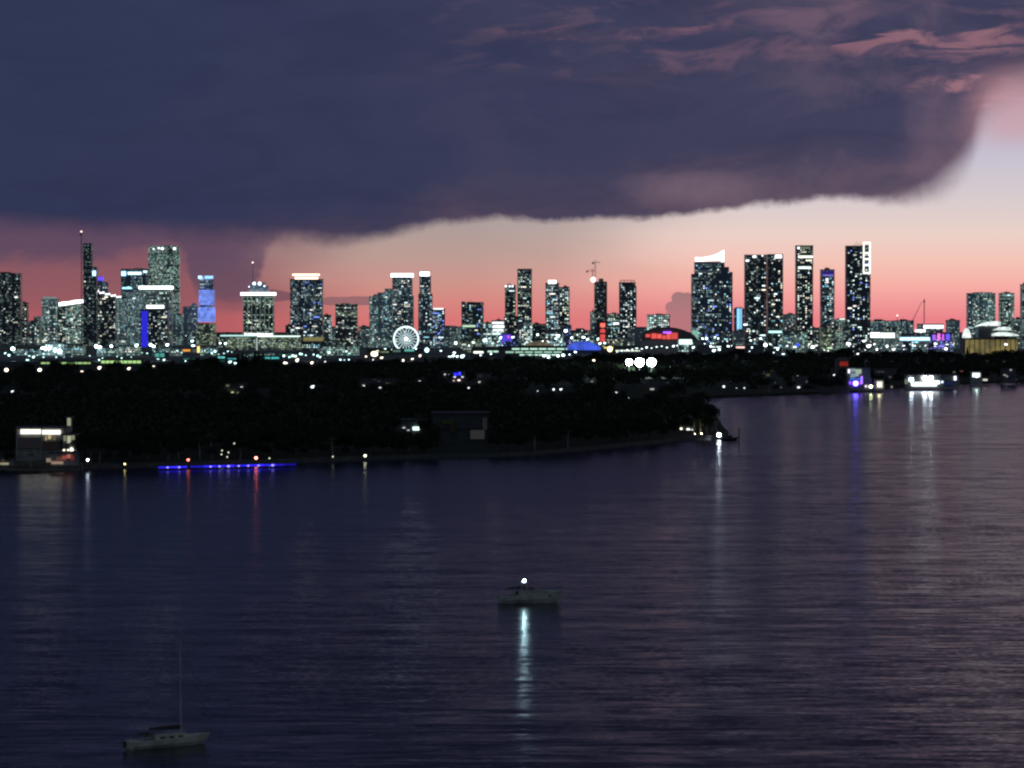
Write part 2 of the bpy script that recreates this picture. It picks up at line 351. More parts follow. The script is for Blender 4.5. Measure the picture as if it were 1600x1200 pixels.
MARKS = [(16,'the left edge slab'),(77,'the round-topped teal tower'),(110,'the sloping white crown'),(139,'the thin unfinished tower'),(170,'the string-lit dark tower'),(205,'the cyan penthouse tower'),(240,'the blue-edged squat tower'),(262,'the tall ribbed tower'),(295,'the slim grey tower'),(322,'the blue tiered tower'),(362,'the hotel left wing'),(404,'the white-corniced tower'),(435,'the green-lit hotel'),(478,'the orange-crowned tower'),(515,'the narrow pale blue building'),(541,'the row-lit office tower'),(592,'the stepped teal tower'),(634,'the ferris wheel'),(665,'the slim white-crowned tower'),(706,'the dim hazy slab'),(738,'the blue-waisted block'),(775,'the white stacked-floor office'),(797,'the violet lit low block'),(820,'the tall plain dark slab'),(850,'the beige dome'),(870,'the blue-green tower'),(910,'the blue canopy'),(938,'the unfinished crane tower'),(960,'the short teal block'),(982,'the framed-roof tower'),(1010,'the three floodlights'),(1046,'the red lit arena'),(1071,'the white pavilion'),(1095,'the lit tower corner'),(1120,'the brilliant white crown'),(1156,'the pale blue light strip'),(1180,'the broad black twin tower'),(1212,'the twin tower right half'),(1234,'the hazy distant block'),(1257,'the tall slim black tower'),(1293,'the violet-topped tower'),(1315,'the small gap block'),(1341,'the ladder-framed tower'),(1372,'the white strip building'),(1402,'the lone mast'),(1430,'the long cyan awning'),(1456,'the crane mast at the right'),(1485,'the rounded teal block'),(1512,'the small white shell'),(1535,'the broad pale block'),(1574,'the narrower green-grey tower'),(1595,'the right edge tower')]
ORD = ['leftmost','second','third','fourth','fifth','sixth','seventh','eighth','ninth','tenth','eleventh','twelfth','thirteenth']
AUTO = []
def autolabel(o, phrase, where, px): AUTO.append((o, phrase, where, px))
def finish_labels():
    g = {}
    for o, ph, wh, px in AUTO:
        mk = min(MARKS, key=lambda q: abs(q[0]-px))[1]; g.setdefault((ph, wh, mk), []).append((px, o))
    for (ph, wh, mk), l in g.items():
        l.sort(key=lambda q: q[0])
        for i, (px, o) in enumerate(l):
            if len(l) == 1: o['label'] = '%s %s %s' % (ph, wh, mk)
            elif i == len(l)-1: o['label'] = 'rightmost %s %s %s' % (ph, wh, mk)
            elif i == 0: o['label'] = 'leftmost %s %s %s' % (ph, wh, mk)
            else: o['label'] = '%s from left: %s %s %s' % (ORD[i], ph, wh, mk)

# ------------------------------------------------------------------ towers
WM = {}
WCOL = dict(cool=(215,240,240), white=(255,250,240), warm=(240,236,212), blue=(120,150,255), green=(205,240,205), cyan=(150,220,240), violet=(150,120,255))
def wmesh(kind, s):
    k = (kind, s)
    if k not in WM: WM[k] = MB().box(-.5,.5,-.25,.05,-.5,.5).mesh('window', em(WCOL[kind], s))
    return WM[k]
def add_windows(root, faces, n, kinds=('cool','cool','white','warm'), ss=(1.2,2.2,4.0), fh=3.5, cw=3.9, zmin=4, size=(2.6,1.9), rows=0, rnd=None, bias=0.0):
    """faces: (x0, x1, y, z0, z1, rot) local front strips"""
    rnd = rnd or random
    area = [max(1, (f[1]-f[0])*(f[4]-f[3])) for f in faces]; used = set(); made = 0; tries = 0
    while made < n and tries < n*12:
        tries += 1
        i = rnd.choices(range(len(faces)), area)[0]; x0, x1, y, z0, z1, rot = faces[i]
        nc = max(1, int((x1-x0)/cw)); nr = max(1, int((z1-z0-3)/fh))
        c = rnd.randrange(nc); r = int(nr*(rnd.random()**(1+bias)))
        if (i, c, r) in used: continue
        used.add((i, c, r)); run = 1
        if rnd.random() < .14: run = min(nc-c, rnd.choice((2, 2, 3)))
        for q in range(run): used.add((i, c+q, r))
        pitch = (x1-x0)/nc; cx = x0+(c+run/2)*pitch; z = z0+(r+.5)*fh+1
        if z > z1-1.5 or z < zmin: continue
        wv = size[0]*.85+(run-1)*pitch
        loc = Vector((cx, y-.12, z)) if rot == 0 else (Vector((y-.12, -cx, z)) if rot < 0 else Vector((y+.12, cx, z)))
        inst('window', wmesh(rnd.choice(kinds), rnd.choice((ss[0]*.35, ss[0]*.6)+tuple(ss))), root, loc, rot, (wv*rnd.uniform(.75,1.05), 1, size[1]*rnd.uniform(.8,1.1)))
        made += 1
NT = 0
def tower(label, x0, x1, ytop, D, mat='navy', phi=0.0, n=55, dep=28, segs=(), kinds=('cool','cool','white','warm'), ss=(1.2,2.2,4.0), cat='tower', name='apartment_tower',
          crown=None, bands=(), roofbox=True, base=1.8, slabs=True, size=(2.6,1.9), bias=0.15, wz=None, group=None, fins=True, parapet=True):
    """one building: wall, roof, roof_plant, slab edges inside the wall mesh, lit windows; x in photo px at distance D"""
    global NT; NT += 1
    rnd = random.Random(NT*17)
    D += ((NT*37) % 11)*1.3
    X0, X1, Z = Xat(x0, D), Xat(x1, D), Zat(ytop, D)-base
    wd = X1-X0; ph = R(phi); cx = (X0+X1)/2
    if phi: a = wd/(math.cos(ph)+.75*abs(math.sin(ph))); dp = a*.75
    else: a = wd; dp = dep
    root = empty(name, (cx, D+(dp/2 if not phi else wd/2), base), ph); tag(root, label, cat, group)
    wl = MB(); hx, hy = a/2, dp/2; c = min(1.5, a*.05)
    wl.prism([(-hx+c,-hy),(hx-c,-hy),(hx,-hy+c),(hx,hy-c),(hx-c,hy),(-hx+c,hy),(-hx,hy-c),(-hx,-hy+c)], 0, Z)
    faces = [(-hx+1, hx-1, -hy, 0, Z, 0)]
    if phi > 0: faces.append((-hy+1, hy-1, -hx, 0, Z, -math.pi/2))
    if phi < 0: faces.append((-hy+1, hy-1, hx, 0, Z, math.pi/2))
    for i, (sx0, sx1, sy) in enumerate(segs):     # lower or taller neighbouring volumes of the same building
        q0, q1, qz = Xat(sx0, D)-cx, Xat(sx1, D)-cx, Zat(sy, D)-base; off = .8+.7*i
        wl.box(q0, q1, -hy-off, hy-2-off, 0, qz); faces.append((q0+.8, q1-.8, -hy-off, 0, qz, 0))
    if slabs:                                      # projecting balcony slabs every few floors and vertical fins
        z = 10.5
        while z < Z-4: wl.box(-hx-.35, hx+.35, -hy-.55, hy+.35, z, z+.35); z += 10.5
    if fins and a > 14:
        for q in (-hx*.34, hx*.36): wl.box(q-.35, q+.35, -hy-.5, -hy+.6, .2, Z-1.2)
    wall = wl.build('wall', F[mat], root)
    if parapet:
        rf = MB(); tk = .5
        rf.box(-hx-.3, hx+.3, -hy-.3, -hy-.3+tk, Z-.02, Z+1.3); rf.box(-hx-.3, hx+.3, hy+.3-tk, hy+.3, Z-.02, Z+1.3)
        rf.box(-hx-.3, -hx-.3+tk, -hy-.3+tk, hy+.3-tk, Z-.02, Z+1.3); rf.box(hx+.3-tk, hx+.3, -hy-.3+tk, hy+.3-tk, Z-.02, Z+1.3)
        rf.build('roof', M['dconc'], root)
    if roofbox:
        rp_ = MB(); q = rnd.uniform(-.25,.1)*a
        rp_.box(q-a*.14, q+a*.18, -hy*.4, hy*.5, Z, Z+rnd.uniform(2.5,4.5)); rp_.box(q+a*.2, q+a*.3, -hy*.2, hy*.3, Z, Z+rnd.uniform(1.5,2.5))
        rp_.tube((q, 0, Z+2), (q, 0, Z+rnd.uniform(6,9)), .15)
        rp_.build('roof_plant', M['dconc'], root)
    for (bx0, bx1, by0, by1, c_, s__) in bands:    # lit bands and crowns, in photo px
        q0, q1 = Xat(bx0, D)-cx, Xat(bx1, D)-cx; z1_, z0_ = Zat(by0, D)-base, Zat(by1, D)-base
        bm = MB()
        if z0_ > Z-1: bm.box(q0, q1, -hy-.9, hy*.6, z0_, z1_)
        else: bm.box(q0, q1, -hy-2.9 if segs else -hy-.95, -hy+.3, z0_, z1_)
        ob = bm.build('light_band', em(c_, s__), root)
        if phi: ob.rotation_euler = (0, 0, -ph)
        if z0_ > Z+1.5:
            st_ = MB()
            for u in (.1, .5, .9): st_.box(q0+(q1-q0)*u-.4, q0+(q1-q0)*u+.4, -1, 1, Z, z0_)
            o_ = st_.build('crown_support', M['dconc'], root)
            if phi: o_.rotation_euler = (0, 0, -ph)
    if n: add_windows(root, faces, n, kinds, ss, size=size, rnd=rnd, bias=bias)
    if crown: crown(root, D, cx, hy, Z, base)
    return root, D, cx, hy, Z

WHT = (245,252,255); WRM = (255,225,190)
# --- left cluster (6300-7000 m)
tower('dark slab tower with sparse lit rooms, cut by the left edge of the photo', -14, 32, 428, 6400, 'dark', n=55, segs=((-14,9,430),))
tower('dim dark tower half hidden behind the slab at the left edge', 31, 42, 474, 6600, 'dark', n=20)
tower('short dark stepped block between the left edge slab and the pale round-topped tower', 43, 63, 503, 6500, 'grey', n=25, segs=((53,62,494),))
tower('pale teal tower with a rounded top, left of the sloping white crown', 65, 90, 468, 6500, 'teal', n=40, ss=(.8,1.4,2.4), bands=((67,86,464,467,(150,190,190),.5),))
def sloping(root, D, cx, hy, Z, base):
    q0, q1 = Xat(92, D)-cx, Xat(130, D)-cx
    b_ = MB(); n_ = 10
    for i in range(n_):
        a, c = q0+(q1-q0)*i/n_, q0+(q1-q0)*(i+1)/n_; zz = Z+i*.75+math.sin(i*1.3)*.5
        b_.box(a, c-.05, -hy-1, hy*.3, Z-4+i*.7, zz+3)
    b_.build('light_band', em(WHT, 6), root)
tower('pale teal block with a glowing white crown that slopes up to the right', 90, 130.5, 475, 6450, 'dense', n=75, ss=(.8,1.6,3.0), crown=sloping, roofbox=False)
root, D, cx, hy, Z = tower('tall thin unfinished dark tower with a crane mast on its left', 130, 143, 381, 6300, 'dark', n=4, segs=((142,150.5,417),), slabs=True, roofbox=False, bands=((145,150,423,431,(170,220,255),5),), name='unfinished_tower')
tower('dark tower with a violet lit cap just right of the thin unfinished tower', 151, 158, 434, 6500, 'navy', n=30, segs=((157,167,440),), bands=((151,162,433,438,(90,70,255),2.2),), kinds=('cool','white'))
def peak_lights(root, D, cx, hy, Z, base):
    for i in range(9):
        px = 153+i*4.4; py = 455+i*1.1+(i % 2)*1.5
        inst('crown_light', MB().box(-2,2,-1.2,.5,-1.6,1.6).mesh('crown_light', em(WHT, 5)), root, (Xat(px, D)-cx, -hy-1.2, Zat(py, D)-base))
tower('dark apartment tower topped by a descending string of white lights', 152, 187, 464, 6350, 'dark', n=70, segs=((152,170,457),), crown=peak_lights, kinds=('white','cool','warm'))
tower('dark tower with cyan lit penthouse floors beside the tallest left tower', 189, 231, 421, 6700, 'navy', n=30, dep=26, bands=((190,197,424,431,(150,210,255),6),(200,221,425,429,(190,235,250),5),(224,230,423,426,(190,235,250),4),(191,206,449,451.5,(150,215,240),4)), kinds=('cyan','cool'))
root, D, cx, hy, Z = tower('tallest tower of the left cluster, finely ribbed with rows of dim windows', 232, 280, 386, 6900, 'dense', n=90, segs=((236,276,384),), ss=(.5,.9,1.6), bands=((247,250,386.5,389,WHT,3),(252,256,387,390,WHT,4.5),(271,275,387,390,WHT,4.5),(239,242,388,390,WHT,2.0)), kinds=('cool','green','warm'))
tower('faceted pale teal tower with a slanted top in front of the cyan penthouse tower', 176, 219, 466, 6200, 'teal', phi=24, n=40, ss=(.8,1.4,2.2), segs=((196,217,456),), slabs=False)
tower('wide grey tower with a bright white roof line, before the ribbed tower', 218, 268, 451, 6250, 'grey', n=60, bands=((217,269,447,451.5,WHT,8),), ss=(.7,1.4,2.4), kinds=('cool','green','warm'), roofbox=False)
root, D, cx, hy, Z = tower('squat dark tower with a short white roof light and a blue lit left edge', 219, 262, 484, 6050, 'dark', n=60, ss=(.7,1.4,2.2), bands=((229,254,477,481.5,WHT,8),), kinds=('warm','cool','cool'))
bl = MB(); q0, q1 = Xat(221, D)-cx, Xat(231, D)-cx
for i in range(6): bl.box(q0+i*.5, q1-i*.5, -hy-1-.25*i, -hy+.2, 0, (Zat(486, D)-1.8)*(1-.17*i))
mt, b = newmat('blue_wall_wash'); b.inputs['Base Color'].default_value = (.2,.2,.3,1); b.inputs['Emission Color'].default_value = lin((40,30,235)); b.inputs['Emission Strength'].default_value = .75; mt.cycles.emission_sampling = 'NONE'  # blue light on the wall, put in as glowing boxes
bl.build('blue_wash_glow', mt, root)
tower('slim grey tower with two small antennas left of the blue lit tower', 285, 309, 480, 6450, 'grey', n=14, ss=(.8,1.6), segs=((298,307,474),))
def blue_tiers(root, D, cx, hy, Z, base):
    def zz(y): return Zat(y, D)-base
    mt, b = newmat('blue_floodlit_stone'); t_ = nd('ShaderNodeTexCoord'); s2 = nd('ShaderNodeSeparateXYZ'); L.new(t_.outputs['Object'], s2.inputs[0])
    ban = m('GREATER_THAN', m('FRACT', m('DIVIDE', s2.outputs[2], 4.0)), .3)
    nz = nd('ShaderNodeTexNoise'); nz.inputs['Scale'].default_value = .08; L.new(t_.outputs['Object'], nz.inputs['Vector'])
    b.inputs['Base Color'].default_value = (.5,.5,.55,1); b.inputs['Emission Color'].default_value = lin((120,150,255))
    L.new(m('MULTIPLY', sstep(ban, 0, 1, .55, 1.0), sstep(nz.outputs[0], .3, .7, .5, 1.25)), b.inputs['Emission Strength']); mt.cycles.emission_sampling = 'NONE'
    for k, (a0, a1, y0, y1) in enumerate(((309.5,334.5,453,476.5),(308.5,335.5,480,503))):
        r_ = (Xat(a1, D)-Xat(a0, D))/2; c0 = (Xat(a1, D)+Xat(a0, D))/2-cx
        pts = [(c0+r_*math.cos(t2), r_*.8*math.sin(t2)) for t2 in [R(v) for v in range(0, 360, 20)]]
        MB().prism(pts, zz(y1), zz(y0)).build('lit_tier', mt, root)
    r_ = (Xat(333, D)-Xat(311, D))/2; c0 = (Xat(333, D)+Xat(311, D))/2-cx
    pts = [(c0+r_*math.cos(t2), r_*.8*math.sin(t2)) for t2 in [R(v) for v in range(0, 360, 20)]]
    u = MB().prism(pts, zz(503), zz(480)-.5); u.prism([(c0+(x_-c0)*.98, y_*.98) for x_, y_ in pts], zz(476.5), zz(453)); u.prism([(c0+(x_-c0)*.97, y_*.97) for x_, y_ in pts], zz(480)-.4, zz(476)); u.prism(pts, zz(453), zz(431)); u.build('upper_shaft', F['blue'], root)
    for a0, a1 in ((310,315),(320,333)): MB().box(Xat(a0, D)-cx, Xat(a1, D)-cx, -hy*1.0-1, -hy+4, zz(435.5), zz(431)).build('crown_light', em((150,205,255), 1.6 if a0 > 315 else 6), root)
tower('three-tiered round tower floodlit blue, standing alone right of the left cluster', 308, 336, 505, 6400, 'green', n=14, crown=blue_tiers, roofbox=False, kinds=('warm','green'), ss=(.5,.9), parapet=False)
def antenna_top(root, D, cx, hy, Z, base):
    def x(a): return Xat(a, D)-cx
    def zz(y): return Zat(y, D)-base
    MB().box(x(389), x(419), -hy*.6, hy*.6, Z, zz(447)).box(x(393), x(414), -hy*.4, hy*.4, Z, zz(441)).build('penthouse', F['navy'], root)
    MB().tube((x(394.5), 0, zz(447)), (x(394), 0, zz(410)), .7, .25).build('antenna', M['metal'], root)
    for a, y, r_ in ((397,443,3.0),(405.5,443,3.2),(413,447,1.4),(389,448,1.2)): MB().ball((x(a), -hy*.6-2, zz(y)), r_).build('crown_light', em((215,235,255), 8), root)
    MB().ball((x(394), 0, zz(410)), 1.6).build('beacon', em((255,225,215), 4), root)
    e_ = em((225,245,250), 1.1)
    fr = MB()
    for i in range(8): q = x(380)+(x(427)-x(380))*i/7; fr.box(q-.5, q+.5, -hy-1.2, -hy+.2, zz(524), zz(463))
    for i in range(8): q = x(380)+(x(427)-x(380))*i/7; fr.box(q-1.2, q+1.2, -hy-1.6, -hy-1.25, zz(472), zz(463))
    fr.build('lit_pilasters', em((150,185,180), .35), root)
tower('office block with a glowing white cornice, pilasters and a mast on the roof', 380, 427.5, 462, 6000, 'rows', n=70, bands=((376,430,457,461.5,WHT,7),(382,426,521,526,WHT,3)), crown=antenna_top, roofbox=False, ss=(1,2,3), kinds=('cool','green','white'))
tower('wide navy tower with two orange-white crown lines, full of small lit windows', 453, 504, 437, 5900, 'navy', n=100, bands=((457,498.5,428,430.5,(255,215,180),7),(461,496,433,436,(255,228,200),7)), kinds=('cool','white','cool','cool','cool','blue'), ss=(1.2,2.2,3.2), roofbox=False)
tower('narrow pale blue lit building tucked against the orange-crowned tower', 504.5, 517, 493, 6100, 'bright', n=12, ss=(.8,1.6), kinds=('cyan','white'))
tower('small dark unlit block between the white-corniced and orange-crowned towers', 446, 455, 509, 6200, 'dark', n=2)
tower('dark office tower with broken horizontal rows of light, right of the orange-crowned tower', 524, 558, 476, 5800, 'rows', n=75, segs=((527,556,475),), kinds=('green','cool','white'), ss=(1,2,3.5), size=(4.0,1.6))
tower('stepped grey-teal tower with a slanting roofline left of the white-capped pair', 577, 612, 464, 5900, 'teal', n=55, segs=((584,612,460),(590,602,457),(601,613,451)), ss=(.9,1.8,3.0), bias=.6, kinds=('cool','white','cyan','cool'), slabs=False)
tower('tall tower with a wide solid white crown behind the ferris wheel', 613, 644, 433, 5950, 'navy', n=65, segs=((630,646,462),), bands=((611,645.5,427.5,432.5,WHT,12),), roofbox=False)
tower('slim tower with a small white crown right of the ferris wheel', 655.5, 673, 432, 5900, 'navy', n=60, segs=((653.5,675.5,459),), bands=((656.5,670.5,425,431,WHT,12),), roofbox=False, kinds=('cool','cyan','white'))
tower('short bluish tower with a sparkling roof beside the slim white-crowned tower', 675.5, 695, 483, 5800, 'blue', n=45, bands=((677,693,481.5,483.5,WHT,2.0),), kinds=('cool','cyan','blue','white'), roofbox=False)
tower('broad dark block with a notched roof and a blue lit waist', 721, 755.5, 474, 5700, 'dark', n=55, segs=((721,727,471),(740,755,472)), kinds=('cool','blue','cyan','white'), ss=(.8,1.6,2.6), bands=((723,743,508,511,(190,225,190),1.2),))
tower('slim dark tower with three white roof lights, left of the tall plain dark slab', 789, 806, 446.5, 5750, 'dark', n=50, segs=((787.5,811,494),), bands=((789,792,446,448.5,WHT,4),(795,797.5,446,448.5,WHT,4),(799.5,802,446,448.5,WHT,4)), kinds=('cool','green','warm'))
tower('tall plain dark slab tower in the middle of the skyline', 808.5, 831, 421, 5700, 'dark', n=85, segs=((810,831.5,504),), kinds=('warm','cool','green','cool'), ss=(1,1.8,3), roofbox=False)
tower('blue-green tower with a round white top light, left of its darker twin', 852.5, 873.5, 443, 5600, 'navy', n=95, bands=((857,869,438,443,WHT,7),), kinds=('cool','cyan','white','cool'), ss=(1,1.8,3), roofbox=False)
tower('darker tower joined to the right side of the white-lit blue-green tower', 873.8, 890, 449.5, 5650, 'dark', n=55, kinds=('warm','cool','cool','green'))
def site(root, D, cx, hy, Z, base):
    def x(a): return Xat(a, D)-cx
    def zz(y): return Zat(y, D)-base
    s2 = MB().box(x(936), x(943), -4, 4, Z, zz(435)); s2.box(x(945), x(948.5), -hy-1, -hy+.3, 0, zz(440)); s2.build('formwork', M['dconc'], root)
    MB().ball((x(927), -hy-2, zz(437)), 4.6).build('work_light', em((255,252,245), 9), root)
    MB().box(x(938), x(945.5), -hy-1.5, -hy+.2, zz(511), zz(505)).build('red_light_panel', em((255,110,100), 1.6), root)
    for y in (517,525,531): MB().box(x(938), x(945.5), -hy-1.5, -hy+.2, zz(y+3), zz(y-2.5)).build('red_light_panel', em((255,95,90), .8), root)
tower('unfinished dark tower with cranes and a dazzling work light on top', 929, 946.5, 441, 5500, 'dark', n=4, crown=site, roofbox=False, name='unfinished_tower', ss=(.6,1))
tower('low greenish slab at the foot of the unfinished crane tower', 922.5, 929, 488, 5520, 'teal', n=3, ss=(.6,1))
tower('short teal block with bright floors between the crane tower and the framed-roof tower', 949, 970, 491, 5600, 'rows', n=40, kinds=('cool','cyan','green'), bands=((958,970,504,507,WHT,2),))
def frame_top(root, D, cx, hy, Z, base):
    def x(a): return Xat(a, D)-cx
    z1 = Zat(438.5, D)-base; f_ = MB()
    for a in (969.5, 975, 986.5, 991): f_.box(x(a)-.4, x(a)+.4, -hy, -hy+.8, Z, z1)
    f_.box(x(969), x(991.6), -hy-.1, -hy+1, z1, z1+1); f_.build('roof_frame', M['dconc'], root)
tower('dark tower with an open frame on its roof, right of the unfinished crane tower', 968, 993, 442, 5450, 'dark', n=70, crown=frame_top, roofbox=False, kinds=('white','cool','cool'), ss=(1.5,3,4), segs=((989,994.5,447),))
tower('broad low office block dotted with small white lights, left of the brown cloud', 1011.5, 1047, 492.5, 5600, 'bright', n=45, kinds=('white','cool'), ss=(1,2), slabs=False)

def wavy(root, D, cx, hy, Z, base):
    def x(a): return Xat(a, D)-cx
    def zz(y): return Zat(y, D)-base
    pts = [(1086.5,402),(1093,402.5),(1100,402),(1108,400.5),(1116,398.5),(1122,396),(1127,393),(1131,390.5),(1131,409.5),(1127,409.5),(1127,406.5),(1086.5,408.5)]
    bm = bmesh.new(); fr = [bm.verts.new((x(a), -hy-1.2, zz(c))) for a, c in pts]; bk = [bm.verts.new((x(a), -hy+5, zz(c))) for a, c in pts]
    bm.faces.new(fr); bm.faces.new(list(reversed(bk)))
    for i in range(len(pts)): bm.faces.new((fr[i], bk[i], bk[(i+1) % len(pts)], fr[(i+1) % len(pts)]))
    bmesh.ops.recalc_face_normals(bm, faces=bm.faces); me = bpy.data.meshes.new('crown_screen'); bm.to_mesh(me); me.materials.append(em(WHT, 5)); inst('crown_screen', me, root)
    MB().box(x(1082), x(1084.5), -hy-2, -hy, zz(437), zz(431)).build('balcony_light', em(WHT, 4), root)
    MB().box(x(1081), x(1091), -hy-3, -hy, zz(538), zz(516)).build('lit_corner', em((150,200,180), .8), root)
tower('broad stepped navy tower with a brilliant white crown rising to the right', 1086, 1132, 409, 5250, 'navy', n=98, segs=((1130,1139,417),(1137,1144.5,425),(1081,1088,428)), crown=wavy, roofbox=False, kinds=('cool','white','cool','cyan','cool','blue'), ss=(1.2,2.5,4), parapet=False)
tower('small tower with a vertical pale blue light strip between the two broad towers', 1148, 1163, 483, 5450, 'navy', n=4, bands=((1151.5,1155.5,482,514,(130,200,255),1.6),(1156.5,1159,482,514,(150,215,255),1.0)), roofbox=True, segs=((1150,1160,480),))
tower('broad black twin-volume tower with white penthouse lights, right of the white-crowned one', 1164.5, 1198, 399, 5200, 'dark', n=100, segs=((1200,1223.5,397),), bands=((1165,1170,406,408.5,WHT,4),(1176,1181,399.5,402.5,WHT,5),(1190,1192,398.5,400.5,WHT,4),(1211,1221,398.5,403,WHT,7),(1201,1223,517,520,(180,240,230),3)), kinds=('cool','white','cool','warm','cyan'), ss=(1.5,3,4.5), roofbox=False)
tower('tall slim black tower with three bright floors near its top', 1244.5, 1270.5, 384.5, 5150, 'dark', n=95, bands=((1246,1249,386,389,WHT,5),(1249.5,1266,385.5,389,(150,165,140),.5),(1247,1270,399.5,403,(235,245,225),2.5),(1247,1267,416.5,420,(220,245,235),2.2)), kinds=('warm','cool','green','white'), ss=(1.2,2.2,3.5), roofbox=False)
tower('hazy distant block with faint windows left of the tall slim black tower', 1225, 1244, 492, 5700, 'grey', n=35, ss=(.6,1.2), segs=((1231,1237,490),))
tower('shorter slim tower with a violet lit top between two tall black towers', 1283.5, 1304, 422, 5300, 'navy', n=60, bands=((1284,1303.5,423,429,(70,50,150),.5),(1286,1302,429,431.5,(130,130,230),.8),(1290,1294,435,439,WHT,2)), kinds=('cool','white','cyan'))
def ladder(root, D, cx, hy, Z, base):
    def x(a): return Xat(a, D)-cx
    def zz(y): return Zat(y, D)-base
    f_ = MB(); Y0, Y1 = -hy-2.6, -hy-.9
    f_.box(x(1348), x(1350.2), Y0, Y1, zz(428), zz(378)); f_.box(x(1357.6), x(1360), Y0, Y1, zz(428), zz(378))
    for a, c in ((378,381),(394,396.5),(403.5,406),(413,415.5),(425,428)): f_.box(x(1350.2), x(1357.6), Y0+.02, Y1, zz(c), zz(a))
    f_.build('lit_frame', em((255,253,240), 1.5), root)
    for i in range(6): MB().tube((x(1335+i*2.5), 0, Z), (x(1335+i*2.5), 0, Z+4+(i*7 % 5)), .25).build('antenna', M['metal'], root)
tower('tall black tower with a glowing white ladder-like frame down its right edge', 1323, 1348, 385, 5050, 'dark', n=90, segs=((1347,1360,383),), crown=ladder, roofbox=False, kinds=('white','cool','cool','blue','cool'), ss=(1.5,3,4))
tower('broad pale green-grey block behind the white winged roofs at the right', 1513, 1555.5, 459, 5900, 'teal', n=75, segs=((1523,1550,456.5),), kinds=('white','cool','green'), ss=(1,2,3.5))
tower('narrower green-grey tower next to the broad pale block at the right', 1563.5, 1585, 459, 5900, 'dense', n=45, segs=((1567,1580,457),), kinds=('white','cool'), ss=(1,2,3))
tower('pale tower cut by the right edge of the photo', 1597.5, 1625, 445, 5700, 'grey', n=8, ss=(.6,1))

# --- tower cranes
def crane(label, px, ybase, ytop, D, jib, cj, zb=None, luff=None, light=None):
    x_, z0 = Xat(px, D), Zat(ybase, D); z1 = Zat(ytop, D); root = empty('tower_crane', (x_, D, z0)); tag(root, label, 'crane'); h = z1-z0; k = D/FPX
    ms = MB()
    for a, c in ((-.8,-.8),(.8,-.8),(.8,.8),(-.8,.8)): ms.tube((a, c, 0), (a, c, h), .28, n=4)
    q = 0
    while q < h-3: ms.tube((-.8,-.8,q), (.8,-.8,q+3), .14, n=4); ms.tube((.8,.8,q), (-.8,.8,q+3), .14, n=4); q += 3
    ms.build('mast', M['metal'], root)
    j = MB()
    if luff: j.tube((0,0,h*.45 if luff > 1 else 0), (luff*0+jib*k, 0, h*cj), .35, .2, 5); j.build('jib', M['metal'], root)
    else:
        j.box(-cj*k, jib*k, -.7, .7, h-4.0, h-3.2); j.tube((0,0,h+1), (jib*k*.8,0,h-3.2), .15, n=4); j.tube((0,0,h+1), (-cj*k*.8,0,h-3.2), .15, n=4)
        j.build('jib', M['metal'], root); MB().box(-cj*k, -cj*k+3, -1.2, 1.2, h-6.5, h-3.1).build('counterweight', M['dconc'], root)
    if light: MB().ball((0, 0, h+1.5), light).build('beacon', em((255,225,215), 5), root)
crane('taller of the two crossed cranes above the unfinished middle tower', 930, 441, 407, 5506, 8, 5)
crane('lower crane reaching left from the unfinished middle tower', 926, 441, 420, 5500, 3, 10)
crane('thin crane mast with a light at its tip beside the thin unfinished left tower', 127.5, 545, 363, 6290, 2, 2.5, light=1.7)
crane('thin crane mast standing over low roofs at the right of the skyline', 1444, 505, 467, 5600, 1.5, 1.5)
r_ = empty('tower_crane', (Xat(1424, 5600), 5600, Zat(505, 5600))); tag(r_, 'slanted crane boom leaning right over low roofs at the right', 'crane')
MB().tube((0,0,0), (Xat(1440,5600)-Xat(1424,5600), 0, Zat(472,5600)-Zat(505,5600)), .7, .35, 5).build('jib', M['metal'], r_); MB().box(-3,3,-2,2,-1,3).build('cab', M['metal'], r_)
r_ = empty('mast', (Xat(1402,5600), 5600, 1.8)); tag(r_, 'lone lattice mast with a pale tip light over the low roofs at the right', 'mast')
MB().tube((0,0,0), (0,0,Zat(495,5600)-1.8), .9, .4, 6).build('pole', M['metal'], r_); MB().ball((0,0,Zat(493,5600)-1.8), 1.5).build('beacon', em((255,240,230), 3), r_)

# --- ferris wheel
D = 5560; root = empty('ferris_wheel', (Xat(634.5, D), D, 1.8)); tag(root, 'white lit ferris wheel at the foot of the white-crowned tower', 'ferris wheel')
hz = Zat(529.5, D)-1.8; RR = 19.5*D/FPX
rim_ = MB(); nseg = 48
for rr, w_, yy in ((RR, .62, -1.2), (RR*.93, .35, -1.2)):
    for i in range(nseg):
        a, c = 2*math.pi*i/nseg, 2*math.pi*(i+1)/nseg
        rim_.tube((rr*math.sin(a), yy, hz+rr*math.cos(a)), (rr*math.sin(c), yy, hz+rr*math.cos(c)), w_, n=5)
rim_.build('rim', em((225,250,255), 4.5), root)
sp = MB()
for i in range(20):
    a = 2*math.pi*i/20; sp.tube((RR*.25*math.sin(a), -1.2, hz+RR*.25*math.cos(a)), (RR*.93*math.sin(a), -1.2, hz+RR*.93*math.cos(a)), .42, .42, 5)
sp.build('spoke_lights', em((215,245,250), 1.7), root)
MB().tube((0,-3,hz), (0,3,hz), 3.6, n=14).build('hub', em((240,255,255), 8), root)
for s__ in (-1, 1):
    MB().tube((s__*14, 2.5, 0), (0, 2.5, hz), 1.0, .7).build('leg', M['white'], root)
cab = MB().ball((0,0,0), 1.3, 8, 5).mesh('cabin', M['white'])
for i in range(24):
    a = 2*math.pi*(i+.5)/24; inst('cabin', cab, root, ((RR+1.6)*math.sin(a), 0, hz+(RR+1.6)*math.cos(a)))

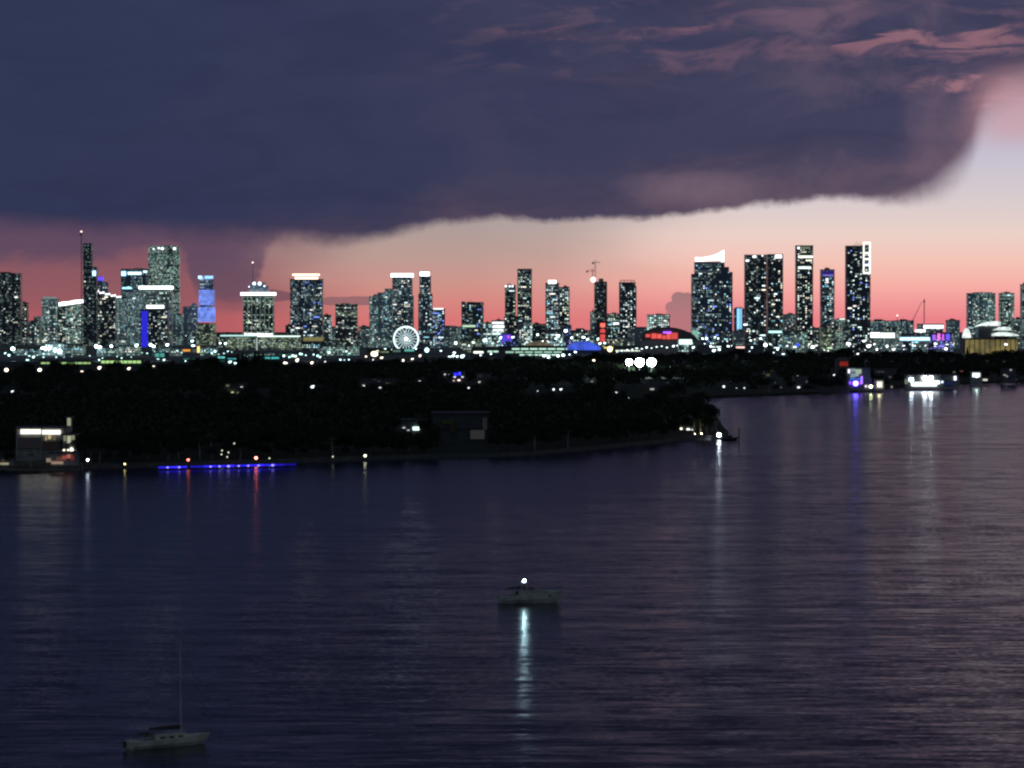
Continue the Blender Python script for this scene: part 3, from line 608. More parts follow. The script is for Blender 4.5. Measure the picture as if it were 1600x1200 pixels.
# ------------------------------------------------------------------ low buildings at the foot of the skyline
def low(label, x0, x1, y0, y1, D, mat, n=0, bands=(), cat='building', name='low_building', **k):
    zb = max(1.8, Zat(y1, D)); return tower(label, x0, x1, y0, D, mat, n=n, bands=bands, cat=cat, name=name, base=1.8, dep=30, slabs=False, fins=False, **k)
low('long green-lit hotel block under the white-corniced office tower', 402, 470, 527, 553, 5400, 'green', n=40, kinds=('green','cool'), ss=(.5,.9), bands=((402,468,524.5,526.5,(220,245,235),2.0),), roofbox=False)
low('left wing of the green-lit hotel block, joined by a white stair shaft', 340, 400, 526, 553, 5420, 'green', n=30, kinds=('green','cool'), ss=(.5,.9), bands=((344,399,523.5,525.5,(190,240,235),1.2),(400.5,408,528,552,(225,235,235),.7)), roofbox=False)
low('dark shed with a row of teal lights right of the green-lit hotel', 470, 530, 533, 553, 5300, 'dark', n=26, kinds=('cool','cyan','green'), ss=(1,2), bands=((474,505,527,533,(200,190,130),.35),))
low('hazy dim slab behind the dark block with the blue waist', 690, 723, 511, 545, 5900, 'grey', n=2, ss=(.5,), segs=((706,712,509),))
low('low teal lit annex right of the dark block with the blue waist', 755.5, 768, 505, 545, 5600, 'bright', n=14, kinds=('cyan','cool'), ss=(1.5,2.5))
low('low white office building with bright stacked floors left of the slim dark tower', 768, 788, 501.5, 545, 5620, 'bright', n=8, roofbox=True, bands=((769,787,503,506,WHT,2.2),(770,788,508.5,512,WHT,2.4),(770,786,514.5,517.5,WHT,2.0),(769,784,520,523,(210,240,240),1.6)))
low('violet and pink lit low block below the slim dark tower', 782, 810, 522, 550, 5300, 'blue', n=8, kinds=('blue','violet'), ss=(1.5,3), bands=((784,799,523,533,(95,75,235),.9),(793,796,524,528,(255,90,110),3)))
low('pale lit podium at the foot of the tall plain dark slab', 810, 832, 504.5, 550, 5400, 'bright', n=22, kinds=('white','cool'), ss=(1,2))
low('bright cyan lit podium under the blue-green tower', 853, 880, 517, 550, 5300, 'bright', n=24, kinds=('cyan','cool','white'), ss=(1,2,3))
low('low block with a blue neon roof right of the blue-green tower', 872, 893, 509, 545, 5400, 'blue', n=14, kinds=('blue','violet','cool'), ss=(1.5,3))
low('low lit block with many small windows left of the crane tower', 893, 922, 517, 548, 5450, 'rows', n=28, kinds=('cool','green','white'), ss=(1,2,3), segs=((900,912,513),))
low('blank grey theatre box between the framed-roof tower and the red lit arena', 982, 1010, 512, 548, 5200, 'grey', roofbox=False)
low('flat white glowing pavilion right of the red lit arena', 1061, 1083, 530, 541, 5050, 'bright', n=0, bands=((1061,1081,530.5,538,(225,250,240),2.4),), roofbox=False)
low('small grey domed hall between the two broad towers', 1147, 1162, 518, 545, 5100, 'grey', n=3, ss=(.6,), roofbox=False)
low('low lit block between the violet-topped tower and the ladder-framed tower', 1304, 1323, 500, 540, 5400, 'dense', n=20, ss=(.8,1.5), bands=((1312,1322,497.5,500,(220,240,230),1.2),))
low('low yellow-green lit building at the foot of the violet-topped tower', 1283, 1303, 512, 545, 5150, 'green', n=10, kinds=('green','warm'), ss=(.8,1.4))
low('cluster block of faint windows right of the tall slim black tower', 1262, 1284, 513, 545, 5250, 'grey', n=16, ss=(.7,1.4))
low('long bright white strip building right of the ladder-framed tower', 1328, 1400, 519, 545, 5150, 'grey', n=10, bands=((1330,1352,521,528,(225,245,235),1.8),(1353,1375,519.5,527.5,WHT,3.5),(1376,1398,520,528,(235,250,245),2.2)), roofbox=False)
low('hazy green-grey low block behind the white strip building', 1362, 1400, 502, 545, 6000, 'teal', n=16, ss=(.6,1.1))
low('hazy low block under the lone mast at the right', 1400, 1428, 501.5, 545, 5900, 'teal', n=10, ss=(.6,1.1))
low('low block crowned with bright white lights under the crane mast at the right', 1436, 1474, 507, 545, 5500, 'grey', n=22, kinds=('white','cool'), ss=(2,4), bands=((1443,1474,508,513,WHT,3),(1430,1446,515,519,WHT,2.5)), roofbox=False)
low('rounded grey-green low block left of the winged stadium', 1481, 1500, 501, 540, 5700, 'teal', n=8, ss=(.8,1.6))
low('long low block striped with violet and pink light at the right', 1452, 1490, 521, 545, 5100, 'blue', n=20, kinds=('violet','blue'), ss=(1.5,3), bands=((1457,1462,523,531,(150,90,240),1.4),(1465,1469,521,532,(240,110,200),1.6),(1472,1475,522,532,(200,90,235),1.3),(1478,1484,522,531,(110,90,245),1.2)), roofbox=False)
low('low block with a long cyan lit awning at the right', 1404, 1452, 522, 545, 5050, 'navy', n=12, kinds=('cyan','cool'), ss=(1.5,3), bands=((1406,1453,527,532,(190,230,255),2.6),), roofbox=False)
low('dim hazy blocks filling the gap left of the green-lit hotel', 337, 378, 521, 545, 6700, 'dark', n=4, ss=(.6,))
low('faint grey block left of the stepped grey-teal tower', 560, 578, 511, 545, 6000, 'grey', n=6, ss=(.6,1.1))
low('low dim block between the orange-crowned tower and the row-lit office tower', 508, 526, 512, 545, 6300, 'grey', n=5, ss=(.6,1))
low('dark round-roofed hall behind the blue-green tower', 832, 853, 507, 545, 6000, 'dark', n=3, ss=(.6,))
low('flat dim block just right of the framed-roof tower', 994, 1012, 515, 545, 5800, 'grey', n=4, ss=(.6,))
low('small hazy block between the violet-topped tower and the long white strip', 1340, 1362, 511, 545, 5900, 'grey', n=6, ss=(.6,1.1))
low('dim low block beside the rightmost pale tower', 1586, 1599, 499, 545, 5800, 'grey', n=8, ss=(.8,1.6))
low('pale teal block in the left cluster below the ribbed tower', 268, 288, 492, 545, 6500, 'teal', n=12, ss=(.6,1.2))
low('gold lit low building left of the blue tiered tower', 281, 309, 546, 560, 5000, 'dark', n=6, kinds=('warm',), ss=(.8,1.4), bands=((281,297,546,549,(250,170,70),1.0),(308,312,541,556,(255,225,140),1.4)), roofbox=False)
low('teal glass terminal with lit floors at the far left waterfront', 10, 48, 561, 578, 4300, 'bright', n=12, kinds=('cyan','green'), ss=(.8,1.4), bands=((14,46,564,566,(90,200,180),.8),), roofbox=False)

# arena with a dark vaulted roof and red lit front
D = 5150; root = empty('arena', (Xat(1048, D), D+30, 1.8)); tag(root, 'dark vaulted arena with a red lit front and a violet sign glow', 'arena')
def ax(a): return Xat(a, D)-Xat(1048, D)
hh = Zat(530, D)-1.8; h2 = Zat(511, D)-1.8
MB().box(ax(1000), ax(1095), -28, 28, 0, hh-2).build('wall', M['conc'], root)
v_ = MB(); n_ = 12; a0, a1 = ax(1004), ax(1092)
pts = [(a0+(a1-a0)*i/n_, hh-2+(h2-hh+2)*math.sin(math.pi*(i/n_*.86+.14 if i else 0.0))**.6 if 0 < i < n_ else hh-2) for i in range(n_+1)]
bm = bmesh.new(); fr = [bm.verts.new((p[0], -26, p[1])) for p in pts]; bk = [bm.verts.new((p[0], 26, p[1])) for p in pts]
bm.faces.new(fr); bm.faces.new(list(reversed(bk)))
for i in range(len(pts)): bm.faces.new((fr[i], fr[(i+1) % len(pts)], bk[(i+1) % len(pts)], bk[i]))
bmesh.ops.recalc_face_normals(bm, faces=bm.faces); me = bpy.data.meshes.new('roof'); bm.to_mesh(me); me.materials.append(M['roof']); inst('roof', me, root)
for i, (a, c, e, f_, s__) in enumerate(((1009,1016,522,527,1.3),(1018,1026,521,529,1.4),(1027,1034,522,529,1.6),(1035,1041,524,530,1.3),(1042,1048,521,530,1.5),(1049,1059,520,530,1.1))):
    MB().box(ax(a), ax(c), -29.5, -26, Zat(f_, D)-1.8, Zat(e, D)-1.8).build('red_light_panel', em((255,100,92), s__*.6), root)
MB().box(ax(1036), ax(1049), -30.5, -29.6, Zat(521, D)-1.8, Zat(518, D)-1.8).build('violet_light_panel', em((170,90,255), 2.5), root)
# blue canopy roof
D = 4900
def shell(name, label, cat, x0, x1, y0, y1, D, mat, dep=30, tilt=0.0):
    root = empty(name, (Xat((x0+x1)/2, D), D+dep/2, 1.8)); tag(root, label, cat)
    w_ = (Xat(x1, D)-Xat(x0, D))/2; hb, ht = max(1.0, Zat(y1, D)-1.8), Zat(y0, D)-1.8
    bm = bmesh.new(); n_ = 14; pr = [(-w_+2*w_*i/n_, hb+(ht-hb)*(math.sin(math.pi*min(.97, max(.03, i/n_)))**.55)+tilt*(i/n_-.5)) for i in range(n_+1)]
    pr = [(-w_, hb-1)]+pr+[(w_, hb-1)]
    fr = [bm.verts.new((p[0], -dep/2, p[1])) for p in pr]; bk = [bm.verts.new((p[0], dep/2, p[1])) for p in pr]
    bm.faces.new(fr); bm.faces.new(list(reversed(bk)))
    for i in range(len(pr)): bm.faces.new((fr[i], fr[(i+1) % len(pr)], bk[(i+1) % len(pr)], bk[i]))
    bmesh.ops.recalc_face_normals(bm, faces=bm.faces); me = bpy.data.meshes.new('roof'); bm.to_mesh(me); me.materials.append(mat); inst('roof', me, root)
    return root, w_, hb
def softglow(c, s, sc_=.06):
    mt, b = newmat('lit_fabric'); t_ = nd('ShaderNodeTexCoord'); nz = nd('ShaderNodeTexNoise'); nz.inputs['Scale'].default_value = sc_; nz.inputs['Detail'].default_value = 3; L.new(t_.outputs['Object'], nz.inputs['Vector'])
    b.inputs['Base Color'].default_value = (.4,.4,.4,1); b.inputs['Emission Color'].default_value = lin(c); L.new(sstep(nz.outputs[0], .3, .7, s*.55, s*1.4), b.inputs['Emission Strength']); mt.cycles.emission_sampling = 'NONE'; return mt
r_, w_, hb = shell('market_hall', 'long blue glowing canopy roof left of the crane tower', 'canopy', 885, 938, 533, 546, 4850, softglow((60,90,235), .75))
MB().box(-w_*.95, w_*.95, -12, 12, 0, hb).build('wall', M['dconc'], r_)
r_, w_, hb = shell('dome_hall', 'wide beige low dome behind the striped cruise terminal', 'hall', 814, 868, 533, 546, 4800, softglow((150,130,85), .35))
MB().box(-w_*.95, w_*.95, -12, 12, 0, hb).build('wall', M['dconc'], r_)
# winged stadium and yellow building on the right
for (a, c, e, f_, tl, lab) in ((1526,1564,503,508,8,'upper left white glowing wing roof of the stadium'),(1552,1580,511,515,3,'middle white glowing wing roof of the stadium'),(1550,1592,519,524,-2,'lower right white glowing wing roof of the stadium'),(1506,1517,513,527,0,'small white glowing shell left of the stadium wings')):
    r_, w_, hb = shell('wing_roof', lab, 'roof', a, c, e, f_, 4900, softglow((235,250,244), 1.0, .12), 16, tl)
    MB().box(-w_*.8, w_*.8, -4, 6, 0, hb-1.5).build('wall', M['dconc'], r_)
D = 4750; root = empty('pavilion', (Xat(1552, D), D+12, 1.8)); tag(root, 'yellow lit colonnaded building below the stadium wings', 'building')
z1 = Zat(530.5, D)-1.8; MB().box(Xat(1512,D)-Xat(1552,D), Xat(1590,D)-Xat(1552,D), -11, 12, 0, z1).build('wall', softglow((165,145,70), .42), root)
MB().box(Xat(1511,D)-Xat(1552,D), Xat(1591,D)-Xat(1552,D), -13, 13, z1, z1+1.8).build('roof', M['roof'], root)
cl_ = MB()
for i in range(10): q = Xat(1515+i*8, D)-Xat(1552, D); cl_.box(q-.6, q+.6, -12.6, -11.6, 0, z1-.1)
cl_.build('columns', M['conc'], root)

low('pale teal warehouse glowing behind the bright mast lights at the left', 66, 98, 537, 556, 4600, 'bright', n=14, kinds=('cyan','cool'), ss=(.6,1.2), roofbox=False)
low('low grey shed with teal lights at the far left quay', 20, 60, 545, 560, 4560, 'dense', n=20, kinds=('cyan','cool','blue'), ss=(.6,1.4), roofbox=False)
low('long low lit shed under the green-lit hotel', 380, 472, 552, 561, 4480, 'dense', n=24, kinds=('cyan','cool'), ss=(.5,1.2), roofbox=False)
low('second pale teal warehouse right of the one behind the mast lights', 100, 130, 539, 556, 4580, 'dense', n=14, kinds=('cyan','cool'), ss=(.6,1.2), roofbox=False)
low('dim container stack block below the string-lit dark tower', 151, 182, 544, 560, 4500, 'teal', n=10, kinds=('cool','green'), ss=(.5,1), roofbox=False)
low('low shed with small white windows below the cyan penthouse tower', 185, 217, 541, 558, 4560, 'dense', n=16, kinds=('cool','white'), ss=(.6,1.2), roofbox=False)
low('low teal-lit office on the quay below the wide grey tower', 238, 264, 543, 558, 4560, 'dense', n=12, kinds=('cool','cyan'), ss=(.6,1.2), roofbox=False)
low('low dim customs shed below the slim grey tower', 265, 282, 545, 559, 4520, 'grey', n=8, ss=(.6,1), roofbox=False)
low('grey-green quay shed right of the blue tiered tower', 313, 338, 541, 559, 4540, 'dense', n=12, kinds=('cool','cyan'), ss=(.6,1.2), roofbox=False)
low('dark quay shed with teal windows below the row-lit office tower', 500, 560, 540, 558, 4560, 'dense', n=18, kinds=('cool','green'), ss=(.5,1), roofbox=False)
low('pale low hall left of the violet lit block', 720, 752, 530, 545, 5000, 'green', n=10, kinds=('green','cool'), ss=(.6,1.2), roofbox=False)
low('low pale block in front of the unfinished crane tower', 905, 928, 524, 545, 5000, 'dense', n=12, kinds=('cool','white'), ss=(.8,1.6), roofbox=False)
low('low green-yellow lit block right of the unfinished crane tower', 948, 985, 528, 545, 5000, 'green', n=14, kinds=('green','warm'), ss=(.8,1.6), roofbox=False)
low('low teal block at the foot of the tall slim black tower', 1224, 1262, 518, 545, 5000, 'dense', n=14, kinds=('cool','cyan'), ss=(.6,1.2), roofbox=False)
low('low lit block at the foot of the ladder-framed tower', 1318, 1330, 505, 545, 5000, 'dense', n=8, kinds=('cool',), ss=(.8,1.6), roofbox=False)
low('low dim block below the lone mast at the right', 1384, 1410, 512, 545, 5300, 'dense', n=10, kinds=('cool',), ss=(.8,1.6), roofbox=False)
# cruise terminal sheds with lit stripes (port)
def shed(label, x0, x1, D, ytop, stripes, dep=24):
    root = empty('terminal_building', (Xat((x0+x1)/2, D), D+dep/2, 1.8)); tag(root, label, 'terminal'); c = (x0+x1)/2; w_ = (Xat(x1,D)-Xat(x0,D))/2; z1 = Zat(ytop, D)-1.8
    MB().box(-w_, w_, -dep/2, dep/2, 0, z1).build('wall', M['dconc'], root)
    MB().box(-w_-.5, w_+.5, -dep/2-1, dep/2+1, z1, z1+.7).build('roof', M['roof'], root)
    for (a, b_, y0, y1, c_, s__, gap) in stripes:
        x = a
        while x < b_-1e-3:
            e_ = min(b_, x+gap*.84); ly = Zat(y1, D)-1.8
            MB().box(Xat(x,D)-Xat(c,D), Xat(e_,D)-Xat(c,D), -dep/2-.4, -dep/2+.2, max(.3, ly), Zat(y0, D)-1.8).build('window', em(c_, s__), root); x += gap
GRN = (175,220,140)
shed('long low terminal with a row of green lit bays at the far left', 62, 142, 3700, 564.5, ((64,141,566,570,GRN,.9,8.2),))
shed('second low terminal with green lit bays below the ribbed tower', 156, 222, 3720, 561.5, ((158,221,563.5,567.5,GRN,1.1,7.0),))
shed('wide striped cruise terminal glowing pale green in the middle', 778, 886, 4350, 541, ((800,886,544,546.5,(190,235,215),1.2,14),(790,880,549,551.5,(170,220,195),.9,15),(812,872,553.5,555.5,(200,240,225),1.3,10)))
shed('low terminal wall with one bright white window strip left of the striped terminal', 736, 790, 4300, 543.5, ((740,758,549,552,(235,250,235),3,18),(762,780,548,550.5,(190,235,215),1.2,9)))
shed('pale green lit warehouse behind the ferris wheel foot', 573, 660, 4700, 545.5, ((580,610,549,551,(160,190,140),.5,15),(614,628,547,550,(130,170,160),.4,14),(632,650,545.8,549,(130,225,215),.6,18)))
shed('low lit quay building with white and yellow windows left of the floodlights', 940, 1000, 4500, 541, ((944,958,542,544.5,(225,215,120),1.4,4),(962,1000,547,549,(220,235,215),1.4,6)))
shed('cyan lit marina shed below the green-lit hotel', 405, 440, 4200, 556, ((410,438,558,562,(90,215,215),.8,14),(412,432,566,568,(120,220,200),.6,10)))
shed('low cyan lit shed left of the pine trees', 338, 372, 4150, 555, ((340,352,557,560,(110,220,215),.9,6),(356,370,560,566,(90,215,215),.9,7)))
shed('low cyan lit shed below the gold building', 283, 312, 4200, 559, ((286,308,563,567,(120,225,210),.9,22),))
shed('small cyan lit shed behind the left mast lights', 240, 262, 4400, 551, ((242,258,552,558,(100,200,190),.6,8),))
shed('dark long shed with white doors under the broad stepped navy tower', 1090, 1190, 4950, 540, ((1110,1128,541,543,(225,245,240),1.6,9),(1150,1166,541.5,544,(255,200,190),2,16)))

# ------------------------------------------------------------------ lamps: mast lights and street lamps
LM = {}
SIGHT = []     # sight lines that trees leave open: (x, y, z, half width)
def lampset(label, group, cat, name, pts, c, s, sample=False, ground=1.8, power=1.0):
    """pts: px, py, D, diameter px"""
    pm = LM.setdefault('pole', MB().tube((0,0,0), (0,0,1), .22, .14, 6).tube((0,0,.985), (.0,-1.0,1.0), .1, .08, 5).mesh('pole', M['metal']))
    hk = ('head', tuple(c), s, sample)
    hm = LM.setdefault(hk, MB().ball((0,0,0), .5, 8, 5).mesh('lamp_head', em(c, s, sample), True))
    h2 = LM.setdefault(hk+(2,), MB().ball((-.3,0,.02), .38, 7, 5).ball((.32,0,-.05), .3, 7, 5).mesh('lamp_head', em(c, s, sample), True))
    h3 = LM.setdefault(hk+(3,), MB().ball((0,0,0), .46, 7, 5, .8).ball((.42,0,.25), .2, 6, 4).mesh('lamp_head', em(c, s*.8, sample), True))
    h4 = LM.setdefault(hk+(4,), MB().box(-.55,.5,-.2,.2,-.2,.12).mesh('lamp_head', em(c, s*.6, sample)))
    for p in pts:
        px, py, D, dia = p[:4]; q = P(px, py, D); d = dia*(.62 if dia < 4 else .8)*D/FPX
        root = empty(name, (q.x, D, ground)); tag(root, label if isinstance(label, str) else None, cat, group); h = q.z-ground
        if len(pts) > 1: autolabel(root, ('large ' if dia >= 6 else 'small ' if dia < 4 else '')+label[0], label[1], px)
        if h < 1.2: h = 1.2
        inst('pole', pm, root, (0, d*.5, 0), 0, (1, 1, h)); inst('lamp_head', random.choice((hm, h2, h3, h3, h4) if dia < 7 else (hm, h3)), root, (0, 0, h), 0, (d*random.uniform(.7,1.15), d, d*random.uniform(.7,1.1)))
        SIGHT.append((q.x, D, q.z-d/2, d))
COOL = (228,244,255)
lampset(('white port mast light','below'), 'port mast lights below the left towers', 'mast light', 'mast_light',
        [(66,544,4500,6),(71,545,4500,7),(77,544,4500,7),(86,547,4600,8),(93,549,4600,9),(99,546,4650,7),(104,549,4600,9),(110,547,4600,9),(117,545,4650,8),(119,551,4600,8),(126,551,4600,6),(150,541,4500,7),(156,542,4500,6),(174,541,4550,5),(174,546,4550,3),(213,540,4500,6),(235,539,4500,6),(240,541,4500,6),(261,539,4500,5),(300,533,4500,5),(302,540,4500,6),(20,545,4400,7),(344,536,4600,3.5),(352,537,4600,4.5)], (205,240,245), 14, True)
lampset(('cool quay lamp','below'), 'quay lamps below the left towers', 'street lamp', 'street_lamp',
        [(8,552,4300,4),(14,555,4300,4),(40,553,4300,3),(46,556,4200,4),(52,558,4200,5),(58,555,4200,3),(68,558,4300,3),(43,564,4000,4),(88,558,4300,3),(100,560,4300,2.5),(112,557,4300,3),(140,556,4200,3),(155,566,4000,4),(160,560,4200,3),(183,557,4300,2.5),(190,560,4200,3),(205,558,4300,3),(222,551,4400,3.5),(230,552,4400,3),(247,561,4100,4),(256,565,4000,4),(270,550,4400,3),(277,548,4500,3),(284,551,4400,3),(290,566,3900,3.5),(320,548,4400,3),(331,552,4400,3.5),(336,549,4400,4),(343,555,4300,5),(350,552,4400,4),(356,549,4400,3.5),(362,550,4400,3),(359,567,3800,6),(368,572,3700,5),(371,562,3900,3),(386,557,4200,3),(443,556,4300,5),(452,558,4300,4),(458,556,4300,5),(462,557,4300,4),(470,553,4400,4.5),(478,555,4300,3.5),(490,554,4300,3),(496,556,4300,5),(500,558,4300,4),(514,551,4400,5),(532,562,4000,4),(541,549,4500,4),(546,552,4400,4),(538,563,4000,3),(545,562,4000,3)], (190,240,235), 5, True)
lampset(('warm tree-line lamp','below'), 'warm lamps along the far tree line', 'street lamp', 'street_lamp',
        [(446,567,3500,6.5),(464,563,3500,8),(487,567,3400,6),(508,565,3400,3),(572,557,3500,4),(596,559,3450,5.5),(590,548,3700,4),(656,556,3600,6),(583,562,3300,3),(630,563,3300,4),(644,561,3300,4.5),(928,563,3100,5.5),(943,541,3900,3),(155,575,3000,7),(62,578,2950,7),(201,576,3000,6),(128,580,2950,5),(240,572,3050,6),(10,578,2900,7)], (255,238,215), 8)
lampset('large yellow-white floodlight flaring low over the tree line near the ferris wheel', None, 'floodlight', 'floodlight', [(585,553,3600,13)], (255,238,200), 9)
lampset('large warm floodlight flaring below the unfinished crane tower', None, 'floodlight', 'floodlight', [(953,545.5,3900,11)], (255,228,165), 7)
lampset('round blue-white floodlight right of the ferris wheel', None, 'floodlight', 'floodlight', [(667,547,4000,10)], (190,235,255), 8)
lampset(('white quay lamp','below'), 'quay lamps below the middle towers', 'street lamp', 'street_lamp',
        [(602,545,4400,4),(612,546,4400,3),(650,545,4400,3),(689,548,4200,5),(712,536,4700,5.5),(703,557,3700,6),(708,556,3700,6),(714,557,3700,5),(722,557,3700,7),(710,551,3900,4),(733,540,4600,3.5),(740,535,4700,4),(757,532,4700,7),(751,555,3900,3),(767,553,4000,4),(782,528,4800,5.5),(801,527,4800,5),(785,540,4600,3),(795,541,4500,3.5),(805,541,4500,3.5),(840,523,4900,4.5),(848,533,4600,3),(868,529,4700,4),(872,524,4900,5),(893,528,4800,5),(912,527,4800,6),(918,530,4700,4),(902,523,4900,3),(850,556,4000,7),(857,558,4000,5),(872,556,4000,6),(880,555,4000,6),(890,554,4100,3.5),(934,530,4700,5),(937,537,4600,5),(945,536,4600,4),(884,517,5000,6),(899,550,4200,4.5)], (215,245,245), 7, True)
lampset(('shore road lamp','below'), 'small lamps on the shore road under the broad towers', 'street lamp', 'street_lamp',
        [(964,550,4300,3),(972,548,4400,3),(980,547,4400,3.5),(988,546,4500,3),(995,544,4500,4),(1003,545,4500,3),(1010,543,4500,4),(1018,544,4500,3),(1026,542,4600,3),(1034,541,4600,3),(1042,543,4500,3.5),(1052,541,4600,5.5),(1058,540,4600,3),(1083,543,4500,5),(1101,537,4750,3),(1110,541,4600,5),(1115,548,4300,6),(1124,546,4400,5),(1138,541,4600,4.5),(1143,540,4600,3),(1098,529,4900,4),(1104,529,4900,5.5),(1117,527,4900,4),(1122,529,4900,4),(1165,507,5100,6.5),(1196,539,4700,7),(1204,538,4700,4.5),(1215,546,4400,5),(1209,551,4300,3),(1224,553,4200,5),(1230,540,4600,4),(1242,542,4600,6),(1175,543,4600,3.5),(1173,532,4800,4),(1188,529,4800,4.5),(1171,549,4300,2.5)], (220,245,250), 6, True)
lampset(('white tree-line lamp','below'), 'lamps along the right tree line', 'street lamp', 'street_lamp',
        [(1230,540.5,4500,4),(1264,538,4600,3),(1270,542,4500,7.5),(1275,540,4550,4),(1301,538,4600,3),(1326,537,4600,6.5),(1350,533,4700,6.5),(1357,541,4500,8.5),(1352,547,4300,3),(1366,538,4600,4),(1377,544,4400,3),(1370,546,4300,4),(1386,541,4500,4.5),(1396,546,4300,6),(1402,539,4600,3),(1412,540,4600,5.5),(1412,546,4400,3.5),(1428,540,4550,6),(1446,540,4500,3.5),(1462,537,4600,6.5),(1461,541,4500,4),(1480,538,4600,4.5),(1478,545,4400,6),(1489,539,4600,3),(1340,553,4100,4),(1288,547,4300,3),(1294,548,4300,3),(1326,541,4450,3.5),(1572,538,4400,4.5),(1507,523,4800,5)], (250,250,255), 8)
lampset('deep blue lamp on the right tree line next to a white lamp', None, 'lamp', 'street_lamp', [(1246,539,4500,6)], (50,60,255), 5)
lampset(('cool lamp in the dark woods','below'), 'lamps in the far island woods', 'street lamp', 'street_lamp',
        [(488,604.5,2300,7),(865,609.5,2300,5),(876,612,2300,5.5),(925,596,2500,2.5),(982,624,2050,3),(1131,606.5,2400,4),(1151,610.5,2350,3),(1163,609,2350,3),(594,605.5,2350,4),(19,612,2200,5),(1246,587,2700,2.5),(1303,586,2750,4),(732,606.5,2350,4),(749,597.5,2450,4),(963,613,2200,3.5),(656,595,2450,3.5),(569,603,2350,3),(840,615,2250,3),(1018,608,2300,2.5)], (235,245,250), 5)

# the three dazzling sports floodlights, heads swollen to the size of their bloom
hm = MB().ball((0,0,0), .5, 14, 8).mesh('lamp_with_bloom', em((225,255,245), 90, True), True)
for lab, px, d_ in (('left and smallest of the three dazzling floodlights over the dark woods', 983, 9.5), ('middle and largest of the three dazzling floodlights over the dark woods', 999.5, 13), ('right one of the three dazzling floodlights over the dark woods', 1018, 12.5)):
    D = 2850; q = P(px, 566, D); root = empty('floodlight', (q.x, D, 1.7)); tag(root, lab, 'floodlight'); d = d_*D/FPX
    MB().tube((0,0,0), (0,0,q.z-1.7), .35, .2).box(-d*.4, d*.4, -.2, .2, q.z-1.9, q.z-1.5).build('pole', M['metal'], root, (0, d*.55, 0))
    inst('lamp_with_bloom', hm, root, (0,0,q.z-1.7), 0, (d, d*.5, d)); SIGHT.append((q.x, D, q.z-d*.8, d*1.2))

# ------------------------------------------------------------------ shore lamps that reflect in the bay
def shore_lamp(label, px, py, D, r, c, s, ground=1.6, shield=True):
    q = P(px, py, D); root = empty('dock_lamp', (q.x, D, ground)); tag(root, label, 'lamp'); h = q.z-ground
    MB().tube((0,.3,0), (0,.3,h+.2), .09, .07).build('pole', M['metal'], root)
    hd = MB().lathe([(r*1.1,h+r*.9),(r*.6,h+r*1.25),(.05,h+r*1.4)]); 
    if shield: hd.box(-r*1.6, r*1.6, r*1.1, r*1.25, h-r*1.6, h+r*1.2)  # plate added behind the lamp to keep its light off the trees
    hd.build('lamp_cap_shield', M['metal'], root)
    MB().ball((0,0,h), r, 12, 8).build('lamp_head', em(c, s, True), root, smooth=True); SIGHT.append((q.x, D, q.z-r*2, r*2))
shore_lamp('brilliant white lamp at the very tip of the wooded island', 1123.5, 679.5, 1412, .75, (225,240,255), 60, ground=-1)
shore_lamp('cool white lamp on the seawall right of the lit white house', 137, 718.5, 1118, .35, (215,235,255), 25)
shore_lamp('left one of the two pinkish lamps above the blue dock lights', 294, 718.5, 1140, .45, (255,120,100), 6)
shore_lamp('right one of the two pinkish lamps above the blue dock lights', 400, 715.5, 1160, .5, (255,120,100), 15)
shore_lamp('dim yellow lamp low on the seawall left of the blue dock lights', 195, 725, 1135, .3, (235,220,140), 8)
shore_lamp('dim pale post lamp at the right end of the long seawall', 570.5, 712, 1195, .45, (220,225,190), 7)
for i, (px, py) in enumerate(((347,704),(346,710),(357,707),(366,693),(421,716),(355,714),(300,722),(520,713.5))):
    q = P(px, py, 1175); root = empty('garden_lamp', (q.x, 1175, 1.6)); tag(root, None, 'lamp', 'garden lamps behind the blue dock lights'); autolabel(root, 'faint garden lamp', 'by the blue dock lights under', px+i*.01)
    MB().tube((0,.2,0), (0,.2,q.z-1.6), .05).build('pole', M['metal'], root); MB().ball((0,0,q.z-1.6), .28).build('lamp_head', em((230,230,200), 1.6), root); SIGHT.append((q.x, 1175, q.z-.4, .6))
# blue dock light strip with brighter spots
root = empty('dock_light_strip', (Xat(355, 1143), 1143, 1.75)); tag(root, 'long deep blue light strip along the dock edge of the seawall', 'light strip')
def strip_y(px): return 730.8-(px-246)/216*4.9
for i, (a, c, k_) in enumerate(((247,266,.7),(266,283,1.3),(283,292,.9),(297,318,.35),(318,338,1.0),(338,351,.8),(351,366,1.1),(366,380,.6),(380,396,.9),(396,412,1.2),(412,433,.8),(433,444,.4),(444,463,.22))):
    Da, Dc = Dwater(strip_y(a), .9)-1.2, Dwater(strip_y(c), .9)-1.2
    A = Vector((Xat(a, Da), Da, 1.0))-root.location; C_ = Vector((Xat(c, Dc), Dc, 1.0))-root.location
    MB().tube(A, A.lerp(C_, .93), .30, .38, n=8).build('light_tube', em((50,40,255), k_*1.25, True), root)
for px in (262,280,329,343,357,373,388,404,426):
    py = 730.8-(px-246)/216*4.6; D = Dwater(py, 1.1)-1.6; q = P(px, py, D)
    MB().ball(tuple(q-root.location), .42 if px % 3 else .55, 8, 5, .7).build('light_spot', em((140,130,255), 4), root)

